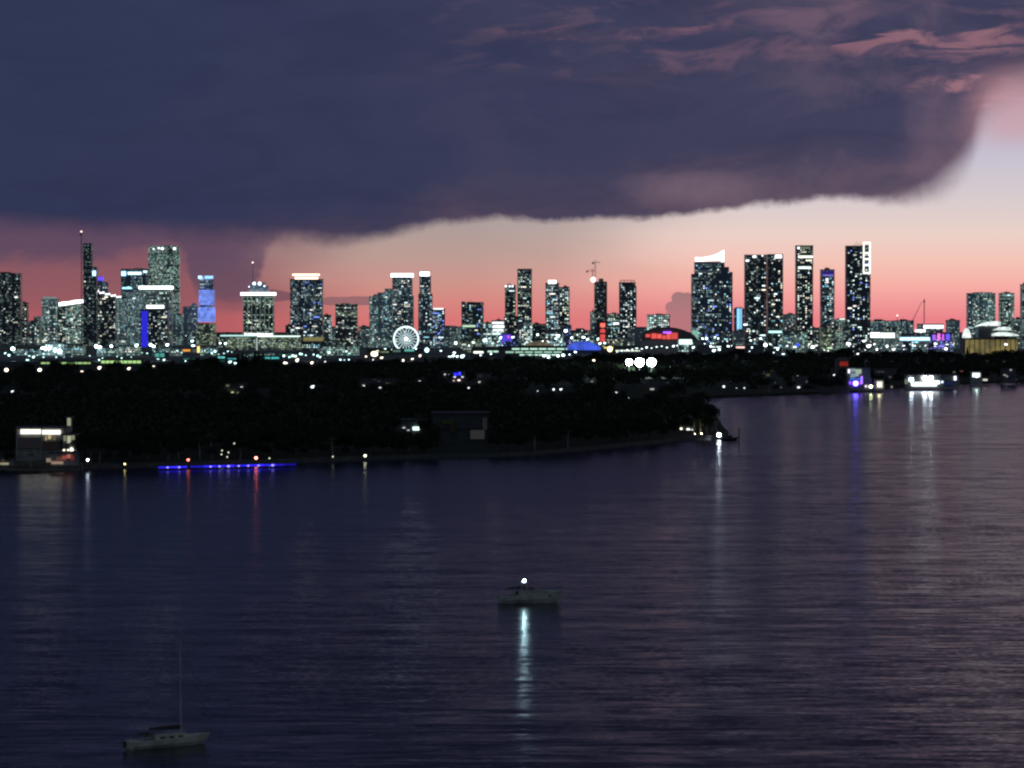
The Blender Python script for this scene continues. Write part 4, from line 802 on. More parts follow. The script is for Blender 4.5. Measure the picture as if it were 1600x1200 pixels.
# ------------------------------------------------------------------ houses
def house(label, px0, px1, ytop, D, wins=(), mat='white', roof='flat', dep=10, ground=1.6, name='house', cat='house'):
    x0, x1 = Xat(px0, D), Xat(px1, D); cx = (x0+x1)/2; root = empty(name, (cx, D+dep/2, ground)); tag(root, label, cat); w_ = (x1-x0)/2; z = Zat(ytop, D)-ground
    wl = MB().box(-w_, w_, -dep/2, dep/2, 0, z-.5); wl.box(-w_*.95, w_*.95, -dep/2-.6, -dep/2-.05, z*.48, z*.48+.3); wl.box(w_*.3, w_*1.15, -dep/2+1.2, dep/2-1, 0, z*.55)
    wl.build('wall', M[mat], root)
    if roof == 'flat': MB().box(-w_-.7, w_+.7, -dep/2-.9, dep/2+.7, z-.5, z).build('roof', M['roof'], root)
    else:
        g = MB(); g.v = [(-w_-.8,-dep/2-.8,z-.5),(w_+.8,-dep/2-.8,z-.5),(w_+.8,dep/2+.8,z-.5),(-w_-.8,dep/2+.8,z-.5),(-w_*.6,0,z+2.6),(w_*.6,0,z+2.6)]; g.f = [(0,1,5,4),(2,3,4,5),(1,2,5),(3,0,4),(3,2,1,0)]; g.build('roof', M['roof'], root)
    for (a, c, y0, y1, cc_, s__) in wins:
        ob = MB().box(Xat(a,D)-cx, Xat(c,D)-cx, -dep/2-.75, -dep/2+.1, Zat(y1,D)-ground, Zat(y0,D)-ground).build('window', em(cc_, s__, s__ > 20), root)  # dim panels also glow in place of faintly lit walls and shrubs
        SIGHT.append((Xat((a+c)/2, D), D-dep/2, Zat(y1, D)-.3, (Xat(c,D)-Xat(a,D))/2+.4))
    return root
LW = (255,250,238)
r_ = house('white modern house with two blazing roof-level light strips at the left shore', 26, 100, 667, 1165, ((32,64,671,678,LW,1.9),(66,94,672,678.5,LW,1.9),(70,73,681,688,(200,180,140),.5),(75,79,680,686,(220,200,150),.7),(83,86,682,688,(150,140,110),.4),(29,63,684,700,(70,70,78),.16),(66,92,690,702,(55,50,52),.2)))
for a, c in ((25,28),(64.2,65.6)): MB().box(Xat(a,1165)-r_.location.x, Xat(c,1165)-r_.location.x, -6.2, -5.2, 0, 12).build('column', M['white'], r_)
house('small guest house with greenish lit walls right of the blazing white house', 98, 117, 678, 1150, ((99,103,680,689,(170,175,140),.45),(105,110,681,692,(205,210,175),.7),(111,116,680,687,(175,180,150),.5),(98,101,702,706,(255,250,225),2),(105,107,702,705.5,(255,250,225),3),(109.5,113.5,700,705,(255,250,225),6)))
house('slim pale chimney-like tower behind the guest house', 104, 111, 651, 1200, ((105,110,653,665,(190,195,165),.55),), dep=3)
house('low red-lit boathouse with a pale wall below the guest house', 78, 116, 706, 1125, ((80,98,721,725,(200,170,150),.5),(72,79,716,722,(190,170,150),.45),(88,97,714,720,(140,95,85),.35),(97,103,712,718,(185,90,85),.55),(104,110,710,716,(200,120,110),.6),(110,115,712,719,(150,60,60),.45)), dep=7)
house('low dim pavilion with a pale wall at the left edge of the shore', -6, 16, 716, 1125, ((0,13,723,726,(190,185,150),.6),(2,6,718,721,(120,120,100),.25)), dep=6)
house('wide dark modern villa with a dim glazed corner on the near shore', 676, 762, 644, 1330, ((690,708,656,662,(55,75,60),.10),(703,712,657,675,(60,55,45),.10),(735,757,672,686,(105,105,110),.18),(754,761,653,671,(85,88,95),.14),(722,738,644.5,646,(70,75,90),.12)), mat='dimconc', dep=14)
house('dark villa with one bright cyan-white window in the trees', 622, 664, 655, 1370, ((645,655,667,672,(215,255,245),4),(636,640,671,673,(190,200,200),.8),(629,633,667.5,669,(220,225,225),1.0)), mat='dconc', dep=12)
house('house at the island tip with small bright terrace lights', 1062, 1088, 658, 1490, ((1063,1066,668.5,671,(255,250,225),5),(1073,1078,669.5,672,(240,245,235),3),(1080,1083,671,673,(240,240,220),2)), mat='dconc', roof='hip', dep=10)
house('dark house with a deep blue glow and pink terrace lights in the far woods', 690, 726, 580, 2450, ((709,714,583,587,(40,40,255),3.5),(716,720,581.5,586,(60,60,255),3),(709,712,588,590,(220,210,225),2),(715,719,593,595,(255,215,210),4),(721,724,588,590,(210,215,225),1.5),(694,696,584,586,(220,220,220),1.5),(700,702,584.5,586.5,(220,220,220),1.5),(708,710,594,595.5,(230,190,180),1.5)), mat='dconc', dep=12)
house('dark house with faint mixed window lights in the woods left of the blue-glow house', 564, 612, 592, 2450, ((566,570,601,603,(190,190,180),.7),(583,588,592,593.5,(120,120,100),.3),(590,594,595,596.5,(110,110,90),.3),(603,609,598,600,(120,115,100),.4)), mat='dconc', dep=12)
house('house with dim yellow-green terrace lights behind the left seawall woods', 350, 385, 600, 2250, ((353,358,601,604,(150,150,115),.4),(361,365,612,615,(215,215,165),1.0),(369,373,613.5,617,(215,215,165),1.2),(376,379,604,606,(225,225,225),1.5),(355,368,608,610,(95,98,70),.2)), mat='dconc', dep=12)
house('house with dim grey lit walls in the woods right of the blue-glow house', 744, 768, 583, 2450, ((746,754,585,590,(80,80,88),.18),(757,766,586,590,(60,60,66),.14),(748,751,596,598,(230,210,190),2)), mat='dconc', dep=12)
house('dark house with a pale terrace and a faint lit wall below the three floodlights', 1014, 1060, 593, 2300, ((1016,1022,607,609,(200,200,190),.9),(1041,1046,597,599,(90,100,85),.2),(1000,1003,622,624,(180,180,180),.4)), mat='dconc', dep=12)
house('house with dull yellow lit shrubs near the shore right of the near island', 1195, 1212, 580, 2500, ((1197,1203,584,588,(130,130,100),.25),(1204,1208,578,582,(95,90,60),.2),(1210,1212,597,599,(120,120,110),.3)), mat='dconc', dep=10)
house('dark house with tiny shore lights left of the violet party house', 1240, 1262, 588, 2400, ((1246,1250,604,606.5,(225,225,235),2.5),(1219,1222,604.5,606,(140,140,140),.5),(1259,1262,595,598,(110,115,115),.4)), mat='dconc', dep=10)
VI = (130,70,255)
house('waterfront house bathed in violet light with a pale lit upper storey', 1325, 1360, 574, 2330, ((1325,1328,577,583,(230,220,255),2.2),(1328,1337,576,581,(165,190,190),.6),(1337,1346,577,584,(185,205,190),.7),(1329,1336,583,590,(160,180,200),.6),(1336,1342,584,588,(190,200,190),.6),(1328,1345,591,594,(60,110,220),.9),(1327,1345,596,600.5,VI,3.0),(1345,1348,588,600,(160,110,255),2.5),(1349,1362,594,600,(70,65,110),.35),(1352,1354,602,605,(235,220,235),3),(1357,1361,602,605.5,(235,225,235),3),(1366,1368,602,605,(240,235,235),3)), dep=12)
house('small house with a pale glowing round front right of the violet house', 1368, 1382, 592, 2320, ((1370,1379,596,606,(235,232,200),1.3),(1392,1395,603,606,(150,150,130),.8)), dep=8)
house('dull red lit gable roof house behind the violet party house', 1307, 1327, 563, 2700, ((1312,1325,565,572,(170,50,45),.5),), mat='dconc', roof='hip', dep=8)
house('white lit waterfront house with blazing terrace lights', 1417, 1470, 585, 2390, ((1421,1427,590,595.5,(225,245,255),18),(1441,1448,588,594,(235,248,255),22),(1451,1457,588,594,(235,248,255),22),(1424,1444,597.5,600.5,(240,250,255),9),(1444,1468,595.5,599.5,(245,252,255),10),(1414,1419,592,600,(150,165,140),.5),(1471,1474,595,598.5,(200,220,250),3),(1424,1464,601.5,603.5,(230,240,245),3.5)), dep=14)
house('dark blue-tinted waterfront house with one cool lamp right of the blazing house', 1474, 1498, 585, 2450, ((1491,1494,588,594,(235,240,255),5),(1476,1490,597,602,(40,55,110),.35),(1489,1493,580,583,(120,120,110),.4),(1500,1505,579,581,(140,90,85),.4)), dep=10, mat='conc')
house('low house with a glowing white window wall at the right shore', 1518, 1534, 580, 2520, ((1520,1531,583,589,(225,250,245),4.0),(1536,1543,592,595,(200,200,190),1.2)), dep=8)
house('dark house with faint scattered lights at the far right shore', 1566, 1588, 576, 2600, ((1568,1572,585,587,(190,190,190),.6),(1572,1575,587,589,(190,190,190),.6),(1578,1581,577,579,(200,200,200),.7),(1586,1590,592,594,(80,80,80),.3)), dep=8, mat='dconc')
house('low grey-violet lit house wall in the dark trees right of the violet house', 1368, 1402, 576, 2650, ((1370,1382,580,582,(100,90,110),.35),(1389,1393,588,590,(120,110,110),.5)), mat='dconc', dep=8)
# strong lamps of the waterfront houses that draw streaks on the bay
for lab, px, py, D, r, c, s in (('left lamp of the blazing white terrace on the right shore', 1424, 593, 2380, 1.4, (215,240,255), 35), ('middle lamp of the blazing white terrace on the right shore', 1445, 591, 2370, 1.5, (225,245,255), 38), ('right lamp of the blazing white terrace on the right shore', 1454.5, 591, 2370, 1.5, (225,245,255), 38),
    ('violet floodlight in front of the violet lit waterfront house', 1337, 599, 2320, 1.9, (90,70,255), 30), ('yellowish lamp in front of the pale round-fronted house', 1374, 601, 2310, 1.3, (245,235,190), 14), ('cool lamp by the glowing window wall on the right shore', 1526, 587, 2510, 1.2, (220,250,245), 18), ('soft yellow-green lamp near the violet house terrace', 1361, 604, 2305, .9, (225,245,170), 30)):
    shore_lamp(lab, px, py, D, r, c, s, 1.7)

# ------------------------------------------------------------------ boats
def hull_mesh(Lh, B, fb_bow, fb_st, name, mat, rake=.12, n=14, draft=.4):
    """bow towards +x; deck line rises to the bow"""
    bm = bmesh.new(); rings = []
    for i in range(n+1):
        u = i/n; x = -Lh/2+Lh*u*(1-rake*0); wdt = B/2*(math.sin(math.pi*min(1, .36+u*.64))**.75 if u < 1 else 0)
        wdt = B/2*(1-max(0, (u-.45)/.55)**2.2)*(.88+.12*min(1, u/.3)); top = fb_st+(fb_bow-fb_st)*u**1.6
        xb = x-(rake*Lh*u**3)
        rings.append([bm.verts.new(v) for v in ((x, -wdt, top), (x*.5+xb*.5, -wdt*.93, top*.45), (xb, -wdt*.66, -.02), (xb, 0, -draft), (xb, wdt*.66, -.02), (x*.5+xb*.5, wdt*.93, top*.45), (x, wdt, top))])
    for a, c in zip(rings[:-1], rings[1:]):
        for j in range(6): bm.faces.new((a[j], c[j], c[j+1], a[j+1]))
        bm.faces.new((a[6], c[6], c[0], a[0]))
    bm.faces.new(rings[0]); bm.faces.new(list(reversed(rings[-1])))
    bmesh.ops.remove_doubles(bm, verts=bm.verts, dist=.001); bmesh.ops.recalc_face_normals(bm, faces=bm.faces)
    me = bpy.data.meshes.new(name); bm.to_mesh(me); me.materials.append(mat)
    me.polygons.foreach_set('use_smooth', [False]*len(me.polygons)); return me
# motor cruiser
D = Dwater(942.5); root = empty('motorboat', (Xat(831, D), D, 0), R(7)); tag(root, 'dark motor cruiser with a bright masthead light, heading right across the bay', 'motorboat')
inst('hull', hull_mesh(12.9, 3.9, 2.45, 1.45, 'hull', M['greyhull'], .12), root)
MB().box(-6.6,-5.9,-1.5,1.5,.15,.35).build('swim_platform', M['offwhite'], root)
g = MB(); pr = [(-2.6,1.5),(-2.3,2.5),(.6,2.75),(2.6,2.3),(4.6,2.25),(5.0,2.1)]
bm = bmesh.new(); fr = [bm.verts.new((x, -1.15 if i < 4 else -.6, z)) for i, (x, z) in enumerate(pr)]; bk = [bm.verts.new((x, 1.15 if i < 4 else .6, z)) for i, (x, z) in enumerate(pr)]
bm.faces.new(fr); bm.faces.new(list(reversed(bk)))
for i in range(len(pr)): bm.faces.new((fr[i], bk[i], bk[(i+1) % len(pr)], fr[(i+1) % len(pr)]))
bmesh.ops.recalc_face_normals(bm, faces=bm.faces); me = bpy.data.meshes.new('cabin'); bm.to_mesh(me); me.materials.append(M['greyhull']); inst('cabin', me, root)
ws = MB(); ws.v = [(-.2,-1.2,2.72),(1.7,-1.0,2.5),(1.7,1.0,2.5),(-.2,1.2,2.72),(-.9,-1.15,3.45),(-.9,1.15,3.45)]; ws.f = [(0,1,4),(1,2,5,4),(2,3,5),(0,4,5,3),(3,2,1,0)]; ws.build('windscreen', M['glass'], root)
ar = MB()
for s__ in (-1, 1): ar.tube((-2.9,s__*1.7,1.6), (-2.0,s__*1.35,3.5), .11, n=6)
ar.box(-2.3,-1.5,-1.45,1.45,3.45,3.6); ar.build('radar_arch', M['greyhull'], root)
tp = MB(); tp.v = [(-5.0,-1.5,2.75),(-1.4,-1.4,2.95),(-1.4,1.4,2.95),(-5.0,1.5,2.75),(-4.8,-1.4,2.9),(-1.4,-1.3,3.2),(-1.4,1.3,3.2),(-4.8,1.4,2.9)]; tp.f = [(3,2,1,0),(4,5,6,7),(0,1,5,4),(1,2,6,5),(2,3,7,6),(3,0,4,7)]; tp.build('bimini_top', M['canvas'], root)
rl = MB()
for s__ in (-1, 1):
    pp = [Vector((x, s__*yv, z)) for x, yv, z in ((1.2,1.55,2.5),(3.2,1.3,2.75),(5.0,.75,3.0),(6.3,.1,3.15))]
    for a, c in zip(pp[:-1], pp[1:]): rl.tube(a, c, .035, n=5)
    for p_ in pp: rl.tube(p_-Vector((.1,0,.75)), p_, .03, n=5)
rl.build('bow_rail', M['metal'], root)
for x in (-3.2,-2.4): MB().box(x,x+.5,-.9,-.3,1.5,2.2).build('seat', M['canvas'], root)
MB().tube((-1.5,0,3.6), (-1.5,0,4.0), .05).box(-2.35,-.65,-.85,.85,3.95,4.0).build('light_block_plate', M['darkhull'], root)  # plate added to keep the masthead light off the boat
MB().ball((-1.5,0,4.32), .27, 12, 8, .8).build('masthead_light', em((185,228,240), 190, True), root, smooth=True)
MB().box(-1.85,-1.15,-.45,-.4,4.02,4.13).build('lamp_lens', em((225,235,255), 6), root)
for i, x in enumerate((.3,1.7,3.1)): MB().box(x,x+.6,-1.62+.12*i,-1.5+.12*i,1.35,1.6).build('porthole', M['glass'], root)
# sailboat
D = Dwater(1167); root = empty('sailboat', (Xat(265, D), D, 0), R(33)); tag(root, 'moored pale sailboat with furled sail and bare mast at the lower left', 'sailboat')
inst('hull', hull_mesh(11.8, 3.3, 1.35, 1.0, 'hull', M['offwhite'], .10), root)
MB().box(-2.6,2.4,-.85,.85,1.0,1.5).box(-2.2,1.4,-.75,.75,1.5,1.62).build('cabin', M['offwhite'], root)
for i in range(3):
    for s__ in (-1, 1): MB().box(-1.9+i*1.3,-1.2+i*1.3,s__*.86-.03,s__*.86+.03,1.15,1.38).build('porthole', M['glass'], root)
mast_t = Zat(985, D)
MB().tube((1.5,0,1.1), (1.4,0,mast_t), .07, .045).tube((1.45,-.9,mast_t*.6), (1.45,.9,mast_t*.6), .03).build('mast', M['greyhull'], root)
MB().tube((1.4,0,2.2), (-3.4,0,2.1), .09).build('boom', M['metal'], root)
sc_m = MB(); 
for i in range(8): a, c = 1.3-i*.55, .75-i*.55; sc_m.tube((a,0,2.45), (c,0,2.42), .27-.018*i, .262-.018*i, 8)
sc_m.build('furled_sail', M['canvas'], root)
rg = MB().tube((1.4,0,mast_t-.2), (6.1,0,1.5), .02, n=4).tube((1.4,0,mast_t-.2), (-6.1,0,1.3), .02, n=4)
for s__ in (-1, 1): rg.tube((1.4,0,mast_t-.3), (1.5,s__*1.6,1.1), .02, n=4)
rg.build('rigging', M['metal'], root)
dg = MB().box(-4.3,-2.9,-1.1,1.1,1.75,1.85)
for a in (-4.2,-3.0):
    for s__ in (-1,1): dg.tube((a,s__*1.0,1.0), (a,s__*1.0,1.75), .03, n=5)
dg.build('cockpit_canopy', M['canvas'], root)
MB().box(-6.75,-6.35,-.2,.2,.3,1.05).build('outboard_motor', M['darkhull'], root)
pl_ = MB()
for a, s__ in ((5.6,-.4),(5.6,.4),(4.0,-1.0),(4.0,1.0),(-5.8,-1.2),(-5.8,1.2)): pl_.tube((a,s__,1.1), (a,s__,1.85), .025, n=5)
pl_.tube((5.6,-.4,1.85), (5.6,.4,1.85), .025, n=5); pl_.tube((5.6,-.4,1.85), (4.0,-1,1.85), .025, n=5); pl_.tube((5.6,.4,1.85), (4.0,1,1.85), .025, n=5); pl_.build('bow_rail', M['metal'], root)
# small boat moored at the left house and pilings
D = Dwater(737)-6; root = empty('moored_boat', (Xat(8, D), D, 0), R(4)); tag(root, 'low pale motorboat moored at the left edge below the lit house', 'motorboat')
inst('hull', hull_mesh(7, 2.3, 1.2, .8, 'hull', M['offwhite'], .12), root); MB().box(-1.4,.6,-.7,.7,.8,1.7).build('cabin', M['offwhite'], root)
D = Dwater(690)+6; root = empty('moored_boat', (Xat(1134, D)+2.5, D+8, 0), R(-5)); tag(root, 'small dark launch moored just right of the island tip', 'motorboat')
inst('hull', hull_mesh(8, 2.6, 1.6, 1.1, 'hull', M['darkhull'], .12), root); MB().box(-1.5,1.2,-.8,.8,1.1,2.3).build('cabin', M['darkhull'], root)
def piling(label, px, ybot, ytop, group=None):
    D = Dwater(ybot); root = empty('piling', (Xat(px, D), D, -1)); tag(root, label, 'piling', group)
    MB().tube((0,0,0), (0,0,Zat(ytop, D)+.7), .3, .26).build('post', M['wood'], root); MB().lathe([(.34,Zat(ytop,D)+.7),(.3,Zat(ytop,D)+1.0),(.05,Zat(ytop,D)+1.25)], n=8).build('cap', M['metal'], root)
piling('tall lone channel post standing in the water right of the island tip', 1155, 691, 669)
for i, px in enumerate((1090,1100,1112,1129,1133)): piling(ORD[i]+' short dock piling from the left at the tip of the wooded island', px, 690-i*.6, 682, 'dock pilings at the island tip')
for i, px in enumerate((24,34,44,52,63,72,122,128)): piling(ORD[i]+' short dock piling from the left before the lit white house', px, 737-i*.2, 724, 'dock pilings at the lit white house')
# dock at the island tip and at the left
root = empty('dock', (Xat(1082, 1405), 1405, 0)); tag(root, 'low pale dock ledge along the island tip', 'dock')
MB().box(-14,13,-2,1,1.3,1.65).build('deck', M['rock'], root); lg = MB()
for i in range(8): lg.tube((-13+i*3.6,-1.8,-1), (-13+i*3.6,-1.8,1.3), .15, n=6)
lg.build('leg', M['wood'], root)
root = empty('dock', (Xat(60, 1103), 1103, 0)); tag(root, 'low dark dock in front of the lit white house', 'dock')
MB().box(-15,14,-2,1.5,1.1,1.4).build('deck', M['wood'], root); lg = MB()
for i in range(8): lg.tube((-14+i*3.9,-1.8,-1), (-14+i*3.9,-1.8,1.1), .15, n=6)
lg.build('leg', M['wood'], root)

# ------------------------------------------------------------------ trees
rng = np.random.default_rng(5)
def leafcloud(centres, radii, per, size, squash=.75):
    """many small leaf-clump quads spread through each crown's lobes"""
    vs = []
    for (c, r, n) in zip(centres, radii, per):
        d = rng.normal(size=(n, 3)); d /= np.linalg.norm(d, axis=1)[:, None]
        rad = r*rng.uniform(.45, 1.08, (n, 1))**.6
        p = np.asarray(c)+d*rad*np.array([1, 1, squash])
        a = rng.normal(size=(n, 3)); a /= np.linalg.norm(a, axis=1)[:, None]; b_ = np.cross(a, rng.normal(size=(n, 3))); b_ /= np.linalg.norm(b_, axis=1)[:, None]
        s = rng.uniform(.6, 1.3, (n, 1))*size
        vs.append(np.stack([p-a*s, p-b_*s*.6, p+a*s, p+b_*s*.6], 1).reshape(-1, 3))
    return np.concatenate(vs)
def quadmesh(name, v, mat):
    me = bpy.data.meshes.new(name); n = len(v)//4
    me.vertices.add(len(v)); me.vertices.foreach_set('co', v.astype(np.float32).ravel()); me.loops.add(n*4); me.loops.foreach_set('vertex_index', np.arange(n*4, dtype=np.int32))
    me.polygons.add(n); me.polygons.foreach_set('loop_start', np.arange(0, n*4, 4, dtype=np.int32)); me.polygons.foreach_set('loop_total', np.full(n, 4, np.int32)); me.update(); me.materials.append(mat); return me
def broad(k):
    nl = 7+k; cs = [(0,0,8.6)]; rs = [2.6]
    for i in range(nl):
        a = 2*math.pi*i/nl+random.uniform(-.3,.3); q = random.uniform(1.6,3.6); cs.append((q*math.cos(a), q*math.sin(a), random.uniform(5.4,9.6))); rs.append(random.uniform(1.3,2.5))
    v = leafcloud(cs, rs, [int(70*r*r) for r in rs], .34)
    t = MB().tube((0,0,-.5), (.15,.1,3.4), .34, .24).tube((.15,.1,3.4), (0,0,8), .24, .08)
    for c in cs[1:]: t.tube((.15,.1,3.2), (c[0]*.8, c[1]*.8, c[2]-.4), .15, .05, 6)
    return t.mesh('trunk', M['bark']), quadmesh('crown', v, M['leaf' if k % 2 else 'leaf2'])
def palmt():
    t = MB(); pts = [Vector((0,0,-.5)), Vector((.15,0,3)), Vector((.4,.1,6)), Vector((.5,.1,9))]
    for i in range(3): t.tube(pts[i], pts[i+1], .24-.03*i, .21-.03*i)
    vs = []
    for i in range(26):
        a = 2*math.pi*i/26+random.uniform(-.1,.1); up = random.uniform(-.3,1.1); Lf = random.uniform(2.3,3.1)
        for j in range(12):
            u = (j+.5)/12; r = Lf*u*math.cos(up*.6*(1-u)); z = 9+Lf*(up*.55*u-.75*u*u)
            for s__ in (-1, 1):
                c = np.array([.5+r*math.cos(a), .1+r*math.sin(a), z]); t_ = np.array([-math.sin(a), math.cos(a), 0])*s__; f_ = np.array([math.cos(a), math.sin(a), -.5])
                tip = c+t_*.55*(1-.5*u)+f_*.25-np.array([0,0,.25]); wv = f_*.09
                vs += [c-wv, tip, tip+wv*.3, c+wv]
    return t.mesh('trunk', M['palebark']), quadmesh('crown', np.array(vs), M['palm'])
def pinet():
    t = MB().tube((0,0,-.5), (0,0,14), .3, .05); cs = []; rs = []
    for i in range(16):
        u = i/15; cs.append((random.uniform(-.5,.5)*(1-u)*2, random.uniform(-.5,.5)*(1-u)*2, 2.5+11.5*u)); rs.append(.5+1.9*(1-u)**.8*random.uniform(.7,1.1))
    return t.mesh('trunk', M['bark']), quadmesh('crown', leafcloud(cs, rs, [int(90*r*r+30) for r in rs], .28, .6), M['needle'])
KIND = [broad(k) for k in range(5)]; PALM = [palmt() for _ in range(2)]; PINE = [pinet() for _ in range(2)]
def clear_height(x, y, r, h):
    """trees keep the sight lines to the lamps open"""
    for (lx, ly, lz, hw) in SIGHT:
        if y < ly+1 and y > ly*.4:
            s = y/ly; rx = lx*s
            if abs(rx-x) < r*.85+hw*s: h = min(h, CAM_H+(lz-CAM_H)*s-.9)
    return h
NTREE = 0
def tree(kind, x, y, h, label, group, ground=1.6, name='broadleaf_tree', force=False, cat='tree'):
    global NTREE
    hn = {'b': 10.8, 'p': 10.5, 'n': 14.2}[kind]; s = h/hn; rad = {'b': 4.8, 'p': 2.8, 'n': 2.4}[kind]
    if not force:
        h2 = clear_height(x, y, rad*s, h+ground)-ground
        if h2 < 3.0: return None
        if h2 < h: s *= h2/h
    tr, cr = random.choice({'b': KIND, 'p': PALM, 'n': PINE}[kind]); sx_ = (h/hn if kind == 'b' else s)
    root = empty(name, (x, y, ground), random.uniform(0, 6.28)); tag(root, label, cat, group)
    if group: autolabel(root, label[0], label[1], x/y*FPX+800)
    inst('trunk', tr, root, scale=(sx_, sx_, s)); inst('crown', cr, root, scale=(sx_, sx_, s)); NTREE += 1; return root
def shore_at(px, back):
    """a point behind the near shore"""
    for (a, c) in zip(near_shore[:-1], near_shore[1:]):
        pa, pc = a[0]/a[1]*FPX+800, c[0]/c[1]*FPX+800
        if pa <= px <= pc: u = (px-pa)/(pc-pa); D = a[1]+(c[1]-a[1])*u+back; return Xat(px, D), D
    return None
SIGHT += [(Xat(1084, 1436), 1436, 3, 1.2), (Xat(1094.5, 1436), 1436, 3, 1.2)]
# front row of the near island
px = -6
while px < 1128:
    for back in (10, 24):
        q = shore_at(px+random.uniform(-5,5), back+random.uniform(-3,5))
        if not q: continue
        if px < 118 and back < 60: continue
        if 1054 < px < 1102 and back < 20: continue
        if 672 < px < 768: continue
        hh = random.uniform(6.5, 12.5) if back > 12 else random.uniform(4, 9)
        if px > 1060: hh = min(hh, 9.5)
        kd = 'p' if random.random() < .22 else 'b'
        tree(kd, q[0], q[1], hh, ('low dark tree' if hh < 7 else 'dark tree' if kd == 'b' else 'dark palm', 'on the seawall under' if back < 20 else 'behind the seawall under'),
             'trees along the near seawall' if kd == 'b' else 'palms along the near seawall', name='broadleaf_tree' if kd == 'b' else 'palm_tree', cat='tree' if kd == 'b' else 'palm')
    px += random.uniform(15, 22)
# by the left house
for px, D, h in ((2,1150,8),(18,1180,10),(14,1125,5),(120,1160,14),(133,1180,15),(-10,1190,12)): tree('b', Xat(px, D), D, h, ('dark tree', 'close to the lit white house under'), 'trees around the lit white house')
for px, D, h in ((47,1118,8),(72,1116,7),(93,1114,6.5)): tree('p', Xat(px, D), D, h, ('palm', 'in front of the lit white house, under'), 'palms before the lit white house', name='palm_tree', cat='palm')
# island tip: dark palms and two uplit ones
for lab, px in (('left one of the two palms lit from below at the island tip', 1084), ('right one of the two palms lit from below at the island tip', 1094.5)):
    D = 1436; r_ = tree('p', Xat(px, D), D, 7.5 if px < 1090 else 8.2, lab, None, name='palm_tree', force=True, cat='palm')
    SIGHT.append((Xat(px, D), D, 3, 1.0))
    g_ = empty('ground_spotlight', (Xat(px, D)+.5, D-2.2, 1.7)); tag(g_, 'small spotlight on the ground below the '+('left' if px < 1090 else 'right')+' uplit palm', 'spotlight')
    MB().lathe([(.16,0),(.2,.3)], n=8).build('housing', M['metal'], g_); MB().lathe([(.15,.31),(.15,.36)], n=8).build('lamp', em((255,240,185), 400, True), g_)
for px, D, h in ((1104,1465,9),(1113,1475,8),(1099,1500,12),(1075,1480,12),(1117,1490,6),(1112,1520,11),(1104,1540,12),(1090,1545,13)):
    tree('p' if h < 9.5 else 'b', Xat(px, D), D, h, ('dark palm' if h < 9.5 else 'dark tree', 'on the island tip, under'), 'trees on the island tip', name='broadleaf_tree' if h >= 9.5 else 'palm_tree')
# pines in front of the cyan sheds and the big round crowns on the left
for px, yt in ((372,553),(379,551),(385,553),(398,549),(404,551),(411,552)):
    D = 3050; h = Zat(yt, D)-1.7; tree('n', Xat(px, D), D, h, ('tall dark pine', 'in the small clump under'), 'pines before the green-lit hotel', 1.7, 'pine_tree', True)
for lab, px, yt, D, sx_ in (('wide rounded dark tree crown below the blue tiered tower', 330, 558, 2900, 2.6), ('rounded dark tree left of the wide crown below the blue tower', 266, 565, 2900, 1.7), ('dark rounded tree below the squat blue-edged tower', 232, 562, 2950, 1.0)):
    h = Zat(yt, D)-1.7; r_ = tree('b', Xat(px, D), D, h, lab, None, 1.7, force=True)
    for c in r_.children: c.scale = (c.scale[0]*sx_*.55, c.scale[1]*sx_*.55, c.scale[2])
# skyline trees at the back edge of the woods
def back_edge(px):
    T = [(-50,2800),(150,2830),(300,3000),(430,3150),(600,3250),(760,3350),(900,3500),(1050,3850),(1200,3900),(1700,3920)]
    for (a, d0), (c, d1) in zip(T[:-1], T[1:]):
        if a <= px <= c: return d0+(d1-d0)*(px-a)/(c-a)
px = -5
while px < 1605:
    D = back_edge(px)-random.uniform(5, 60); x = Xat(px, D); kd = 'n' if random.random() < .12 else 'b'
    tree(kd, x, D, random.uniform(11, 19 if px > 1050 else 17), ('dark treetop' if kd == 'b' else 'pointed dark treetop', 'at the woods edge below'), 'treetops below the city lights' if kd == 'b' else 'pointed treetops below the city lights', 1.7, name='broadleaf_tree' if kd == 'b' else 'pine_tree')
    px += random.uniform(8, 14)
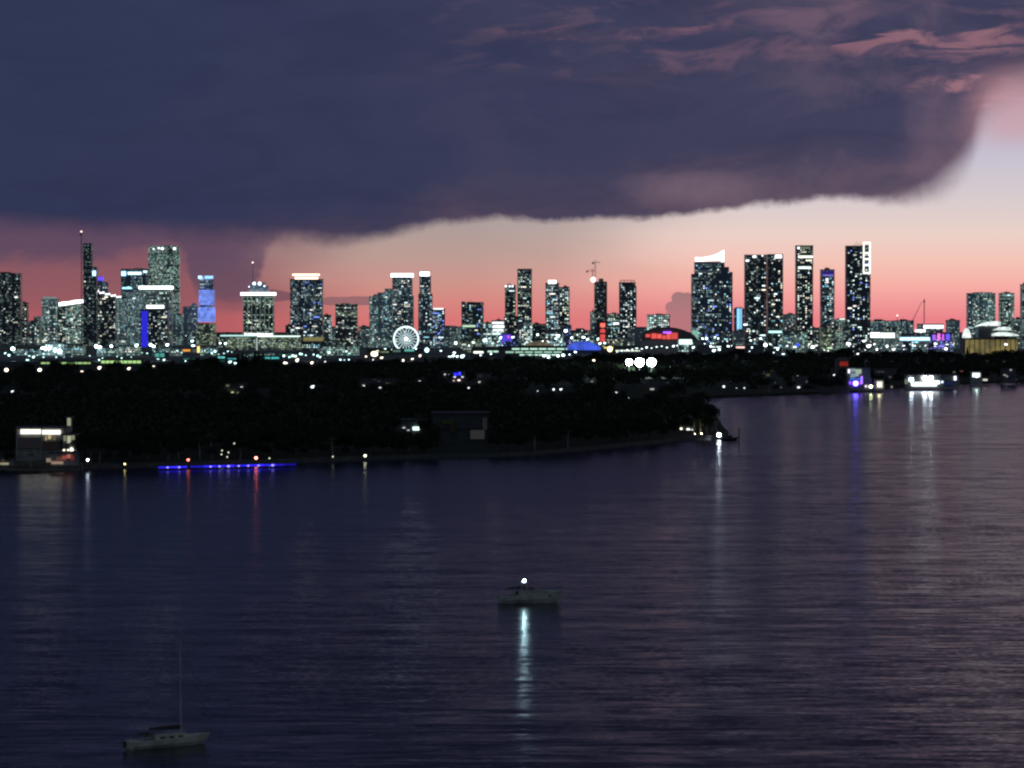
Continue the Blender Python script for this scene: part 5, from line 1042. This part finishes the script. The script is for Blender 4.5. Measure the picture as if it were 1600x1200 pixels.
# right shore of the far island
px = 1125
while px < 1605:
    D = None
    for (a, c) in zip(far_shore[:-1], far_shore[1:]):
        pa, pc = a[0]/a[1]*FPX+800, c[0]/c[1]*FPX+800
        if pa <= px <= pc: D = a[1]+(c[1]-a[1])*(px-pa)/(pc-pa)+random.uniform(10, 30)
    if D: tree('b' if random.random() < .75 else 'p', Xat(px, D), D, random.uniform(7, 13), ('dark tree', 'on the far shore under'), 'trees on the far shore at the right', 1.7)
    px += random.uniform(9, 15)
# the rest of the woods reads as one black mass
cs = []
def wood(n, fx, ground):
    c = 0; tries = 0
    while c < n and tries < n*6:
        tries += 1; q = fx()
        if q is None: continue
        x, y, h = q; r = random.uniform(3.4, 6.0)*h/12; h2 = clear_height(x, y, r, h+ground)
        if h2 < ground+2.5: continue
        cs.append((x, y, ground, min(h+ground, h2), r)); c += 1
def near_pt():
    px = random.uniform(-40, 1108); b_ = random.uniform(24, 760)
    q = shore_at(px, b_)
    if not q or q[1] > 2060: return None
    if px < 120 and b_ < 60: return None
    if 672 < px < 768 and b_ < 140: return None
    if px > 1040 and q[1] > 1790: return None
    return q[0], q[1], random.uniform(7, 13)
def far_pt():
    px = random.uniform(-40, 1640); d0 = 2060
    for (a, c) in zip(far_shore[:-1], far_shore[1:]):
        pa, pc = a[0]/a[1]*FPX+800, c[0]/c[1]*FPX+800
        if pa <= px <= pc: d0 = a[1]+(c[1]-a[1])*(px-pa)/(pc-pa)+25
    d1 = back_edge(px); D = d0+(d1-d0)*random.random()**1.1
    return Xat(px, D), D, random.uniform(9, 15)
wood(1500, near_pt, 1.6); wood(2600, far_pt, 1.7)
C1, R1, N1 = [], [], []
for (x, y, g0, h, r) in cs:
    hh = h-g0
    for k in range(3):
        a = random.uniform(0, 6.28); q = r*.45; rr = r*random.uniform(.5, .72)
        C1.append((x+q*math.cos(a), y+q*math.sin(a), max(g0+rr*.5, h-rr*.8-random.uniform(0, hh*.25)))); R1.append(rr); N1.append(34 if y < 1900 else 26)
v = leafcloud(C1, R1, N1, .95, .9)
o = bpy.data.objects.new('woods', quadmesh('woods', v, M['leaf'])); col.objects.link(o); tag(o, 'black mass of dense woodland covering the low islands', 'woods', kind='stuff')
finish_labels()
print('TREES', NTREE, 'OBJ', len(bpy.data.objects), 'woods quads', len(v)//4)
